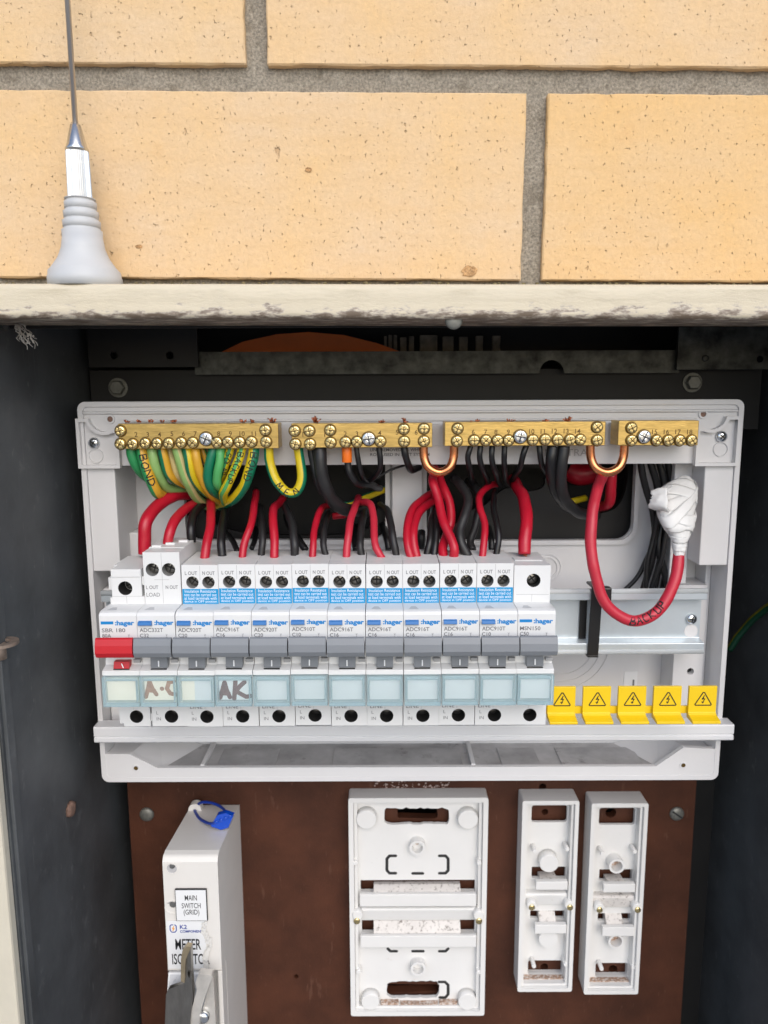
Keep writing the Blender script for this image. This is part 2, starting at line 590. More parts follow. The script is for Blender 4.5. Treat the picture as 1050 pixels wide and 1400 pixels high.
M['brass_d'] = mat('recess_shade_brass', (0.15, 0.095, 0.03), 0.5, metal=0.7, var=0.2, vscale=300)  # brass darkened by colour for the shade in screw rings and slots
M['stamp'] = mat('stamped_dark_brass', (0.13, 0.075, 0.02), 0.6, metal=0.3)
M['copper'] = mat('bare_copper', (0.70, 0.27, 0.12), 0.25, metal=0.95, var=0.22, vscale=120, rvar=0.1)
M['strand'] = mat('copper_strands', (0.62, 0.22, 0.12), 0.3, metal=0.9, var=0.3, vscale=700)
M['chrome'] = mat('chrome', (0.66, 0.65, 0.63), 0.24, metal=1.0)
M['steelrod'] = mat('steel_whip', (0.52, 0.49, 0.46), 0.35, metal=0.9)
M['antgrey'] = mat('light_grey_rubber', (0.53, 0.54, 0.545), 0.5, var=0.02, vscale=90, dirt=(0.36, 0.36, 0.36), dscale=200, damt=0.3, dthr=0.65)
M['w_red'] = mat('red_wire_insulation', (0.44, 0.007, 0.024), 0.34, var=0.08, vscale=100, bump=0.15, bscale=400, dirt=(0.75, 0.30, 0.28), dscale=700, damt=0.35, dthr=0.70)
M['w_red2'] = mat('dusty_red_wire_insulation', (0.50, 0.022, 0.045), 0.38, var=0.08, vscale=100, bump=0.15, bscale=400, dirt=(0.75, 0.30, 0.28), dscale=700, damt=0.35, dthr=0.68)
M['w_blk'] = mat('black_wire_insulation', (0.008, 0.008, 0.009), 0.36, bump=0.2, bscale=400, dirt=(0.07, 0.07, 0.07), dscale=600, damt=0.4, dthr=0.68)
M['w_gry'] = mat('charcoal_cable_sheath', (0.014, 0.014, 0.015), 0.45, bump=0.3, bscale=300, dirt=(0.05, 0.05, 0.05), dscale=500, damt=0.4, dthr=0.66)
M['w_grn'] = mat('green_wire_insulation', (0.03, 0.27, 0.09), 0.38, var=0.06, vscale=150, bump=0.1, bscale=500)
M['w_teal'] = mat('deep_green_wire_insulation', (0.003, 0.17, 0.085), 0.38, var=0.06, vscale=150, bump=0.1, bscale=500)
M['w_dim'] = mat('shaded_green_wire_insulation', (0.004, 0.045, 0.022), 0.4)  # green insulation darkened by colour, as if deep in shade
M['w_dim_yel'] = mat('shaded_yellow_stripe', (0.16, 0.14, 0.01), 0.4)  # yellow stripe with the same shade put into its colour
M['w_lgrn'] = mat('light_green_wire_insulation', (0.085, 0.40, 0.12), 0.4, var=0.06, vscale=150)
M['w_pale'] = mat('pale_faded_green_insulation', (0.26, 0.44, 0.14), 0.42, var=0.08, vscale=150)
M['w_yel'] = mat('yellow_wire_insulation', (0.66, 0.50, 0.012), 0.38, var=0.05, vscale=150)
M['w_amb'] = mat('amber_wire_insulation', (0.68, 0.37, 0.03), 0.38, var=0.06, vscale=150)
M['w_bei'] = mat('faded_cream_wire_insulation', (0.56, 0.46, 0.20), 0.42, var=0.06, vscale=150)
M['w_org'] = mat('orange_sleeve', (0.85, 0.17, 0.01), 0.42, var=0.05, vscale=100)
M['conduit'] = mat('orange_conduit', (0.80, 0.17, 0.02), 0.5, var=0.08, vscale=60)
M['y_cov'] = mat('yellow_cover_plastic', (0.80, 0.54, 0.006), 0.42, var=0.02, vscale=60, dirt=(0.35, 0.25, 0.03), dscale=500, damt=0.6, dthr=0.71)
M['tape'] = mat('white_electrical_tape', (0.72, 0.72, 0.71), 0.42, var=0.04, vscale=60, dirt=(0.5, 0.47, 0.44), dscale=220, damt=0.35, dthr=0.62)
M['fuse'] = mat('white_fuse_base_plastic', (0.74, 0.735, 0.72), 0.4, var=0.02, vscale=60, dirt=(0.36, 0.27, 0.21), dscale=170, damt=0.45, dthr=0.645, bump=0.1, bscale=300)
M['fusedirt'] = mat('grimy_white_plastic', (0.66, 0.63, 0.60), 0.55, var=0.06, vscale=120, dirt=(0.10, 0.075, 0.06), dscale=420, damt=0.9, dthr=0.54)
M['rust'] = mat('rusty_dust', (0.36, 0.23, 0.16), 0.9, var=0.5, vscale=900, dirt=(0.68, 0.62, 0.57), dscale=600, damt=0.95, dthr=0.47)
M['iso'] = mat('off_white_isolator_plastic', (0.72, 0.70, 0.665), 0.42, var=0.03, vscale=50, dirt=(0.42, 0.36, 0.30), dscale=170, damt=0.45, dthr=0.66, bump=0.12, bscale=300)
M['upboard'] = mat('charcoal_board', (0.013, 0.0125, 0.0125), 0.6, var=.2, vscale=60)
M['paper'] = mat('white_label_vinyl', (0.78, 0.79, 0.80), 0.45)
M['paperg'] = mat('grey_speckled_label', (0.60, 0.61, 0.63), 0.5, dirt=(0.40, 0.41, 0.43), dscale=600, damt=0.7, dthr=0.52)
M['tearwhite'] = mat('torn_label_edge', (0.66, 0.65, 0.62), 0.7, dirt=(0.25, 0.24, 0.23), dscale=700, damt=0.7, dthr=0.56)
M['green_p'] = mat('printed_green', (0.02, 0.20, 0.09), 0.5)
M['navy_p'] = mat('printed_navy', (0.02, 0.05, 0.30), 0.5)
M['orange_p'] = mat('printed_orange', (0.85, 0.35, 0.02), 0.5)
M['seal'] = mat('blue_seal_plastic', (0.002, 0.065, 0.50), 0.16, bump=0.3, bscale=500, coat=0.4)
M['sealw'] = mat('blue_seal_wire', (0.01, 0.04, 0.30), 0.4)
M['lock'] = mat('brushed_lock_steel', (0.30, 0.285, 0.26), 0.32, metal=0.95, var=0.15, vscale=100, bump=0.2, bscale=300, stretch=(4, 4, 1))
M['lockb'] = mat('polished_bent_steel', (0.66, 0.63, 0.58), 0.3, metal=0.5, var=0.15, vscale=90)
M['lockbr'] = mat('tan_plated_tab', (0.50, 0.41, 0.27), 0.35, metal=0.8, var=0.15, vscale=200)
M['bolt'] = mat('dull_bolt_steel', (0.20, 0.20, 0.18), 0.5, metal=0.5, var=0.2, vscale=200)
M['web'] = mat('dusty_cobweb', (0.45, 0.43, 0.40), 0.9)
M['rustbolt'] = mat('rusty_bolt', (0.20, 0.12, 0.09), 0.8, var=0.35, vscale=300, bump=0.8, bscale=500)
M['card_c'] = mat('cream_label_card', (0.86, 0.85, 0.74), 0.6, var=0.03, vscale=80)
M['card_w'] = mat('pale_label_card', (0.74, 0.82, 0.84), 0.6, var=0.02, vscale=80)
M['card_e'] = mat('empty_label_backing', (0.66, 0.735, 0.765), 0.6, var=0.02, vscale=80)


def window_mat(name, tint, body, amt):
    m = bpy.data.materials.new(name)
    m.use_nodes = True
    nt = m.node_tree; L = nt.links.new
    for n in list(nt.nodes): nt.nodes.remove(n)
    out = nt.nodes.new('ShaderNodeOutputMaterial')
    tr = nt.nodes.new('ShaderNodeBsdfTransparent'); tr.inputs[0].default_value = tint
    gl = nt.nodes.new('ShaderNodeBsdfPrincipled'); gl.inputs['Base Color'].default_value = body; gl.inputs['Roughness'].default_value = 0.15
    mx = nt.nodes.new('ShaderNodeMixShader')
    fr = nt.nodes.new('ShaderNodeFresnel'); fr.inputs[0].default_value = 1.5
    ad = nt.nodes.new('ShaderNodeMath'); ad.operation = 'ADD'; ad.inputs[1].default_value = amt
    L(fr.outputs[0], ad.inputs[0]); L(ad.outputs[0], mx.inputs[0]); L(tr.outputs[0], mx.inputs[1]); L(gl.outputs[0], mx.inputs[2]); L(mx.outputs[0], out.inputs[0])
    return m


M['window'] = window_mat('clear_window_pane', (0.99, 0.995, 0.995, 1), (0.85, 0.92, 0.94, 1), 0.05)
M['wframe'] = window_mat('pale_cyan_window_frame', (0.955, 0.988, 0.995, 1), (0.72, 0.87, 0.91, 1), 0.14)

# ================================================================== THE SETTING
g = MB(); g.box(-30000, 30000, -60000, 2000, -1520, -1500); g.build('paving', M['paving'])['kind'] = 'structure'

# ---- brick wall round the recess
BW = 338.0
wall = thing('brick_wall', (0, 338, 0), 'cream brick wall with grey mortar above the meter cabinet', 'wall')
Mw = Matrix.Translation((0, BW, 45)) @ Matrix.Rotation(R(0.55), 4, 'Y') @ Matrix.Translation((0, -BW, -45))


def mortar_sheet(x0, x1, z0, z1, step=2.0):
    """raked joint face, lumpy"""
    mb = MB()
    nx, nz_ = max(1, int((x1 - x0) / step)), max(1, int((z1 - z0) / step))
    vs = []
    for j in range(nz_ + 1):
        for i in range(nx + 1):
            x = x0 + (x1 - x0) * i / nx; z = z0 + (z1 - z0) * j / nz_
            d = noise.noise(Vector((x * .35, z * .35, 0))) * 0.9 + noise.noise(Vector((x * .08, z * .08, 5))) * 1.0
            vs.append((x, BW + 3.6 + d, z))
    fs = [(j * (nx + 1) + i, j * (nx + 1) + i + 1, (j + 1) * (nx + 1) + i + 1, (j + 1) * (nx + 1) + i) for j in range(nz_) for i in range(nx)]
    mb.add(vs, fs, True)
    return mb


mb = mortar_sheet(-560, 600, 44, 320, 2.2)
mb.box(-560, -205, BW + 6, BW + 110, -700, 44)
mb.box(248, 600, BW + 6, BW + 110, -700, 44)
mb.box(-560, 600, BW + 9, BW + 110, 56, 320)
mb.xf(Mw).build('mortar', M['mortar'], wall)


def brick(x0, x1, z0, z1, k):
    """one brick, faces with slightly uneven arrises"""
    rnd = random.Random(k * 31 + int(x0))
    mb = MB()
    nx, nz_ = 46, 16
    prof = []
    vs = []
    for j in range(nz_ + 1):
        for i in range(nx + 1):
            u, v = i / nx, j / nz_
            x = x0 + (x1 - x0) * u; z = z0 + (z1 - z0) * v
            e = min(x - x0, x1 - x, z - z0, z1 - z)
            wob = noise.noise(Vector((x * .05, z * .05, k))) * 0.3
            edge = noise.noise(Vector((x * .5, z * .5, k * 3.3))) * 0.35 + noise.noise(Vector((x * .11, z * .11, k * 1.3))) * 0.4
            if i in (0, nx): x += edge
            if j in (0, nz_): z += edge
            yy = BW + wob + (0.5 + abs(edge) * 1.2 if e < 0.01 else 0.0)
            vs.append((x, yy, z))
    # tighter first ring so that the arris is crisp
    for j in range(nz_ + 1):
        for i in (1, nx - 1):
            p = vs[j * (nx + 1) + i]
            x = x0 + .6 if i == 1 else x1 - .6
            vs[j * (nx + 1) + i] = (x, p[1], p[2])
    for i in range(nx + 1):
        for j in (1, nz_ - 1):
            p = vs[j * (nx + 1) + i]
            vs[j * (nx + 1) + i] = (p[0], p[1], z0 + .6 if j == 1 else z1 - .6)
    fs = [(j * (nx + 1) + i, j * (nx + 1) + i + 1, (j + 1) * (nx + 1) + i + 1, (j + 1) * (nx + 1) + i) for j in range(nz_) for i in range(nx)]
    for f_i, f_ in enumerate(fs):
        i_, j_ = f_i % nx, f_i // nx
        mb.f.append(f_); mb.m.append(0); mb.s.append(False)
    mb.v += [Vector(v) for v in vs]
    # sides running back into the wall
    ring = [i for i in range(nx + 1)] + [(j * (nx + 1) + nx) for j in range(1, nz_ + 1)] + [nz_ * (nx + 1) + i for i in range(nx - 1, -1, -1)] + [j * (nx + 1) for j in range(nz_ - 1, 0, -1)]
    b = len(mb.v)
    mb.v += [Vector((vs[i][0], BW + 12, vs[i][2])) for i in ring]
    n = len(ring)
    for q in range(n):
        r2 = (q + 1) % n
        mb.f.append((ring[q], b + q, b + r2, ring[r2])); mb.m.append(0); mb.s.append(False)
    mb.xf(Mw)
    return mb.build('brick', BR[k % 3], wall)


def chip(px, py, r_, par, sq=.75, sd=0):
    p = at(px, py, BW - .2)
    rc = random.Random(sd)
    mb = MB(); n = 18; vs = []
    for ring, (f_, d_) in enumerate(((1, .0), (.86, -.12), (.6, .1), (.3, -.05))):
        for i in range(n):
            a = 2 * math.pi * i / n; q = f_ * (1 + rc.uniform(-.18, .18))
            vs.append((p.x + r_ * q * math.cos(a), BW - .3 + d_ - rc.uniform(0, .12), p.z + r_ * sq * q * math.sin(a)))
    fs = [(k_ * n + i, k_ * n + (i + 1) % n, (k_ + 1) * n + (i + 1) % n, (k_ + 1) * n + i) for k_ in range(3) for i in range(n)] + [tuple(3 * n + i for i in range(n))]
    mb.add(vs, fs); mb.build('chip', M['chip'], par)


k = 0
for z0, z1, off in ((50.8, 127.7, 69.8), (138.2, 215.0, -49.6), (225.3, 302, 69.8)):
    for n_ in (-3, -2, -1, 0, 1):
        x0 = off + n_ * 239.8
        if x0 > 560 or x0 + 230 < -560: continue
        k += 1
        brick(x0, x0 + 230.6, z0, z1, k)
for row in range(6):
    z1 = 40.3 - row * 87.1
    off = -49.6 if row % 2 == 0 else 69.8
    for n_ in (-3, -2, -1, 0, 1, 2):
        x0 = off + n_ * 239.8; x1 = x0 + 230.6
        if x1 > -206 and x0 < 263:
            if x0 < -206 and x1 > -206: x1 = -206
            elif x0 < 263 and x1 > 263: x0 = 263
            else: continue
        if x1 - x0 < 15 or x0 > 560 or x1 < -560: continue
        k += 1
        brick(x0, x1, z1 - 76.8, z1, k)

for px, py, r_, sq, sd in ((642, 371, 3.4, .7, 1), (422, 232, 1.5, .6, 3), (190, 337, 1.6, .5, 4)): chip(px, py, r_, wall, sq, sd)
# ---- the steel meter cabinet
cab = thing('meter_cabinet', (20, 308, -600), 'grey steel meter cabinet recessed in the brick wall, cream weathered frame on top', 'cabinet')
mb = MB()
XL, XR, CB = -170.0, 226.0, 472.0
mb.box(XL - 2, XL, 309, 344, -640, 30); mb.box(XL - 2, XL, 344, CB, -640, 86)
mb.build('left_wall', M['cab'], cab)
MB().box(XR, XR + 2, 309, 344, -640, 30).box(XR, XR + 2, 344, CB, -640, 86).build('right_wall', M['cab'], cab)
MB().box(XL - 2, XR + 2, CB, CB + 2, -640, 86).build('back_wall', M['cabshade'], cab)
MB().box(XL - 2, XR + 2, 344, CB, 86.2, 88).build('top_wall', M['cabshade'], cab)
MB().box(XL - 2, XR + 2, 345.3, 347, 31, 86).build('lintel_plate', M['cabshade'], cab)
MB().box(XL - 2, XR + 2, 309, CB, -642, -640).build('bottom_wall', M['cab'], cab)
# side frames in cream, folded round the wall edge
for a, b in ((XL - 34, XL - 0.6), (XR + 0.6, XR + 34)):
    MB().box(a, b, 303, 309, -660, 29.5).build('side_frame', M['cream'], cab, bevel=1.2)
MB().box(XL - 34, XR + 34, 303, 309, -690, -661).build('bottom_frame', M['cream'], cab, bevel=1.2)
# the thin folded edge inside the left frame
MB().box(XL - 0.4, XL + 1.6, 311, 317, -640, 28).build('folded_edge', M['cab'], cab, bevel=0.4)
# top ledge with rolled front
prof = []
for i in range(9):
    a = R(90 + 90 * i / 8)
    prof.append((308.0 + 3.0 + 3.0 * math.cos(a), 44.9 - 3.0 + 3.0 * math.sin(a)))
prof += [(307.6, 38.5), (308.2, 35.2), (307.4, 33.2), (308.4, 31.2), (310, 30.9), (345, 31.6), (345, 46.0)]
nx = 260
mb = MB()
vs = []
yz = prof
for i in range(nx + 1):
    x = -230 + 505 * i / nx
    for j, (y, z) in enumerate(yz):
        w = noise.noise(Vector((x * .05, j * 1.7, 0))) * 0.35 + noise.noise(Vector((x * .3, j * 2.1, 4))) * 0.22 * (1 if 6 < j < 14 else 0.3)
        vs.append((x, y + (w if j < 14 else 0), z + (w * 0.8 if 8 < j < 13 else w * 0.1)))
n = len(yz)
fs = [(i * n + j, (i + 1) * n + j, (i + 1) * n + (j + 1) % n, i * n + (j + 1) % n) for i in range(nx) for j in range(n)]
fs = [f[::-1] for f in fs]
mb.add(vs, fs, True)
mb.xf(Matrix.Translation((0, 308, 38)) @ Matrix.Rotation(R(0.28), 4, 'Y') @ Matrix.Translation((0, -308, -38)))
led = mb.build('top_ledge', M['ledge'], cab)
# move the ledge's own origin to its lower edge so that the wear runs along it
for v in led.data.vertices: v.co.z -= (30.7 - (-600)) * S
led.location.z = (30.7 + 600) * S
for px in (621,):
    p = at(px, 441, 309)
    MB().lathe([(3.6, -0.4), (3.6, 0.3), (2.6, 0.9), (0.5, 1.1)], p + Vector((0, 2, 1)), 'Y', 16).build('paint_blob', M['bolt'], cab)
# rolled moss line at the back of the ledge
moss = MB()
for i in range(170):
    x = -225 + i * 2.85 + random.uniform(-1, 1)
    r_ = random.uniform(0.7, 1.5)
    moss.lathe([(r_ * .6, -r_ * .5), (r_, 0), (r_ * .5, r_ * .6)], (x, BW - 0.2 + random.uniform(-.4, .4), 48.4 - x * 0.0045 + random.uniform(-.6, .6)), 'Z', 6)
M['moss'] = mat('dry_moss', (0.16, 0.13, 0.06), 0.95, var=0.5, vscale=500, bump=1, bscale=900)
mo = moss.build('moss', M['moss']); mo['kind'] = 'stuff'; mo['label'] = 'thin dark line of dry moss and grit along the back of the ledge'; mo['category'] = 'moss'

# dark bracketry in the roof of the cabinet
a = rectat(120, 447, 270, 502, 418)
mb = MB(); mb.plate([(a[0], a[3]), (a[2], a[3]), (a[2], a[1]), (a[0], a[1])], [circ(at(156, 486, 418).x, at(156, 486, 418).z, 2.0), circ(at(232, 486, 418).x, at(232, 486, 418).z, 2.2)], 418, 420)
mb.build('corner_plate', M['cabshade'], cab, bevel=0.3)
a = rectat(927, 447, 1052, 505, 418)
mb = MB(); mb.plate([(a[0], a[3]), (a[2], a[3]), (a[2], a[1]), (a[0], a[1])], [circ(at(1039, 491, 418).x, at(1039, 491, 418).z, 1.9)], 418, 420)
mb.lathe([(1.9, 0), (1.9, .8), (1, 1.1)], at(964, 490, 418), 'Y', 10)
mb.build('corner_plate', M['galv'], cab, bevel=0.3)
a = rectat(266, 480, 929, 511, 422)
hc = at(754, 512, 422)
arc = [(hc.x + 6.9 * math.cos(R(t)), a[3] + 7.4 * math.sin(R(t))) for t in range(180, -1, -15)]
mb = MB(); mb.plate([(a[0], a[3])] + arc + [(a[2], a[3]), (a[2], a[1]), (a[0], a[1])], [], 422, 424)
mb.box(a[0], a[2], 424, 440, a[1] - 1.2, a[1])
mb.build('galvanised_rail', M['galv'], cab, bevel=0.4)
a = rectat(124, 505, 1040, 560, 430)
MB().box(a[0], a[2], 430, 434, a[3] - 12, a[1]).build('upper_crossbar', M['cabshade'], cab)
for px, py in ((162, 530), (946, 523)):
    p = at(px, py, 430)
    mb = MB()
    mb.lathe([(5.6, 0), (5.6, 0.9)], p, 'Y', 24)
    mb.lathe([(4.3, 0.9), (4.3, 3.6), (3.7, 4.3)], p, 'Y', 6, smooth=False)
    mb.build('hex_bolt', M['bolt'], cab, bevel=0.2)
# rust bolt heads on the left wall
for px, py, r_ in ((95, 1106, 4.5),):
    d = at(px, py, 100)
    kx = (XL + 0.1) / d.x
    p = d * kx
    mb = MB().lathe([(r_, 0), (r_ * .9, 1.8), (r_ * .4, 2.4)], p, 'X', 12)
    mb.jitter(0.5, 0.5)
    mb.build('rusty_bolt', M['rustbolt'], cab)
# lock cam on the left frame
p = at(2, 877, 312)
mb = MB()
n = 28
o_, i_ = circ(0, 0, 7.0, n), circ(0, 0, 3.8, n)
vs = [(p.x + x, p.y + y * 1.0, p.z) for x, y in o_] + [(p.x + x, p.y + y, p.z) for x, y in i_] + [(p.x + x, p.y + y, p.z - 1.4) for x, y in o_] + [(p.x + x, p.y + y, p.z - 1.4) for x, y in i_]
fs = []
for q in range(n):
    r2 = (q + 1) % n
    fs += [(q, r2, n + r2, n + q), (2 * n + q, 3 * n + q, 3 * n + r2, 2 * n + r2), (q, 2 * n + q, 2 * n + r2, r2), (n + q, n + r2, 3 * n + r2, 3 * n + q)]
mb.add(vs, fs)
mb.lathe([(2.6, -8), (2.6, -1)], p + Vector((-1, 0, 0)), 'Z', 12)
M['cam'] = mat('weathered_lock_metal', (0.27, 0.21, 0.17), 0.5, metal=0.5, var=0.2, vscale=300)
mb.build('lock_ring', M['cam'], cab)
# cobweb scrap hanging from the ledge
def on_left(px, py, off=0.6):
    d = at(px, py, 100); k_ = (XL + off) / d.x
    return d * k_
mb = MB()
rw = random.Random(4)
for _ in range(16):
    q = Vector(at(24 + rw.uniform(-4, 3), 442 + rw.uniform(0, 3), 330))
    pts = [q]
    for s_ in range(6):
        q = q + Vector((rw.uniform(-.6, 2.0), rw.uniform(-1, 1), rw.uniform(-2.3, -.3)))
        pts.append(q)
    mb.tube(catmull(pts, 3), 0.16, 5)
for _ in range(20):
    q = Vector(at(42 + rw.uniform(-5, 4), 462 + rw.uniform(-6, 7), 330))
    mb.lathe([(.1, -.5), (.55, 0), (.1, .5)], q, 'Z', 5)
mb.build('cobweb_scrap', M['web'])
tag(bpy.data.objects['cobweb_scrap'], 'scrap of dusty cobweb hanging under the left end of the ledge', 'cobweb')

# orange conduit and pale tags behind the top rail
pts = []
for i in range(17):
    t = i / 16
    px = 285 + 300 * t
    py = 494 - 33 * math.sin(math.pi * t) ** 0.9
    pts.append(at(px, py, 448))
p0 = at(285, 494, 446); 
mb = MB()
pl = [(at(x, y, 446).x, at(x, y, 446).z) for x, y in [(278, 500), (297, 484), (332, 467), (378, 457), (422, 454), (470, 458), (515, 469), (562, 486), (575, 500)]]
mb.plate(pl[::-1], [], 446, 452)
tag(mb.build('orange_conduit', M['conduit'], bevel=2.2, seg=4), 'orange conduit arching behind the galvanised rail at the top of the cabinet', 'conduit')
rw = random.Random(9)
mb = MB()
for x0, x1 in ((525, 529), (531, 536), (538, 543), (547, 556), (559, 566), (574, 598), (605, 620), (628, 640), (651, 661), (672, 683)):
    a = rectat(x0, 458 + rw.uniform(0, 3), x1, 482, 450 + rw.uniform(-3, 3))
    mb.box(a[0], a[2], 449, 452, a[3], a[1], M=Matrix.Translation((0, 0, 0)))
M['oldtag'] = mat('dim_beige_cable_ends', (0.20, 0.175, 0.135), 0.7, var=0.5, vscale=120)
tag(mb.build('cable_ends', M['oldtag'], bevel=0.5), 'row of dim beige cable ends behind the rail, right of the orange conduit', 'cable ends')

# ---- brown panel and dark upper board
pan = thing('mounting_panel', (16, 430, -420), 'dark brown insulating panel below the white switchboard', 'panel')
a = rectat(173, 1068, 950, 1400, 430)
PX0, PX1 = -161.0, 194.5
mb = MB()
holes = []
rw = random.Random(3)
for px, py, r_ in ((742, 1076, 2.4), (745, 1110, 2.1), (835, 1111, 3.4), (405, 1335, 1.6), (744, 1322, 2.6), (838, 1325, 3.0)):
    q = at(px, py, 430)
    holes.append(circ(q.x, q.z, r_, 12))
for x0, y0, x1, y1 in ((543, 1103, 598, 1118), (527, 1345, 600, 1356)):
    b_ = rectat(x0, y0, x1, y1, 430)
    o_ = rrect(b_[0], b_[3], b_[2], b_[1], 1.5, 3)
    holes.append([(x + rw.uniform(-.7, .7), z + rw.uniform(-.7, .7)) for x, z in o_])
mb.plate([(PX0, -520), (PX1, -520), (PX1, -196), (PX0, -196)], holes, 430, 436, smooth_holes=True)
mb.build('board', M['panel'], pan, bevel=0.0)
for px, py, slot in ((201, 1113, 0), (925, 1112, 1)):
    q = at(px, py, 430)
    mb = MB().lathe([(4.6, 0), (4.5, 0.8), (3.6, 1.7), (1.5, 2.1)], q, 'Y', 20)
    if slot: mb.box(q.x - 3.8, q.x + 3.8, q.y - 2.35, q.y - 1.6, q.z - .45, q.z + .45, mi=1, M=Matrix.Translation(q) @ Matrix.Rotation(R(35), 4, 'Y') @ Matrix.Translation(-q))
    mb.build('screw', [M['bolt'], M['hole']], pan)
# chips and spatter above the wide fuse base
mb = MB()
for _ in range(90):
    q = at(random.uniform(512, 617), 1074 + random.gauss(0, 3.5), 429.6)
    r_ = random.uniform(.15, .75)
    mb.lathe([(r_, 0), (r_ * .7, .25)], q, 'Y', 6)
M['spat'] = mat('pinkish_plaster_dust', (0.42, 0.33, 0.30), 0.9, var=.2, vscale=300)
o = mb.build('plaster_spatter', M['spat']); o['kind'] = 'stuff'; o['label'] = 'pinkish plaster spatter on the brown panel above the wide fuse base'; o['category'] = 'spatter'
up = thing('backing_board', (16, 430, -190), 'charcoal backing board with a rough cable hole behind the switchboard', 'board')
mb = MB()
hz = [at(x, y, 430) for x, y in [(765, 630), (850, 630), (856, 665), (846, 690), (830, 700), (800, 704), (775, 695), (764, 670)]]
h2 = [at(x, y, 430) for x, y in [(300, 640), (500, 640), (515, 700), (480, 730), (330, 728), (280, 700)]]
h3 = [at(x, y, 430) for x, y in [(590, 640), (735, 640), (745, 655), (740, 668), (715, 672), (690, 668), (664, 690), (640, 700), (600, 735), (588, 700)]]
mb.plate([(PX0, -194), (PX1, -194), (PX1, -16), (PX0, -16)], [[(q.x, q.z) for q in catmull([Vector((v.x, 0, v.z)) for v in h], 3, True)] for h in (hz, h2, h3)], 430, 434)
mb.build('board', M['upboard'], up)

# ================================================================== SWITCHBOARD ENCLOSURE
enc = thing('switchboard_enclosure', (14, 385, -212.5), 'open white plastic switchboard base full of breakers and wires', 'switchboard')
EX0, EX1, EZ0, EZ1 = -158.0, 186.0, -212.5, -2.3
# outer shell
mb = MB()
mb.plate(rrect(EX0, EZ0, EX1, EZ1, 4.0, 5), [rrect(EX0 + 2.6, EZ0 + 2.6, EX1 - 2.6, EZ1 - 2.6, 2.4, 5)], 385, 424)
mb.build('shell', M['abs'], enc, bevel=0.7)
# back plate with the two cable openings
mb = MB()
h1 = rrect(-113.4, -81.2, 0.8, -26, 8, 6)
h2 = rrect(24.3, -82.0, 142.3, -26, 9, 6)
mb.plate([(EX0 + 2, EZ0 + 3), (EX1 - 2, EZ0 + 3), (EX1 - 2, -4), (EX0 + 2, -4)], [h1, h2], 418, 420.5)
mb.build('back_plate', M['abs'], enc, bevel=0.0)
mb = MB()
for h, b_ in ((h1, (-113.4, -81.2, 0.8, -26)), (h2, (24.3, -82.0, 142.3, -26))):
    mb.plate(rrect(b_[0] - 2.6, b_[1] - 2.6, b_[2] + 2.6, b_[3] + 2.6, 10, 6), [rrect(b_[0] + .0, b_[1] + .0, b_[2] - .0, b_[3] - .0, 8, 6)], 415.8, 417.9)
mb.build('opening_rim', M['abs'], enc, bevel=0.4)
# divider post, ledge below the openings
MB().box(4.5, 21.5, 410, 415.6, -79, -36).build('divider_post', M['abs'], enc, bevel=0.6)
MB().box(EX0 + 18, 27, 408, 415.5, -90, -86.5).build('inner_ledge', M['abs'], enc, bevel=0.5)
# top strip that carries the brass bars
mb = MB()
mb.box(EX0 + 2.5, EX1 - 2.5, 386.2, 389, -35.5, -4.6)
mb.box(EX0 + 2.5, EX1 - 2.5, 389, 418, -35.5, -34.0)
mb.build('top_strip', M['abs'], enc, bevel=0.5)
mb = MB()
mb.prism_x([(386.1, -7.2), (384.8, -7.6), (384.8, -8.4), (386.1, -9.0)], EX0 + 3, EX1 - 3)
mb.prism_x([(386.1, -11.6), (385.2, -11.8), (385.2, -12.6), (386.1, -13.0)], EX0 + 24, EX1 - 24)
for za, zb in ((-14.4, -14.6), (-25.5, -25.9)):
    mb.box(EX0 + 24, EX1 - 24, 385.8, 386.15, zb, za)
mb.build('strip_ridge', M['abs'], enc, bevel=0.2)
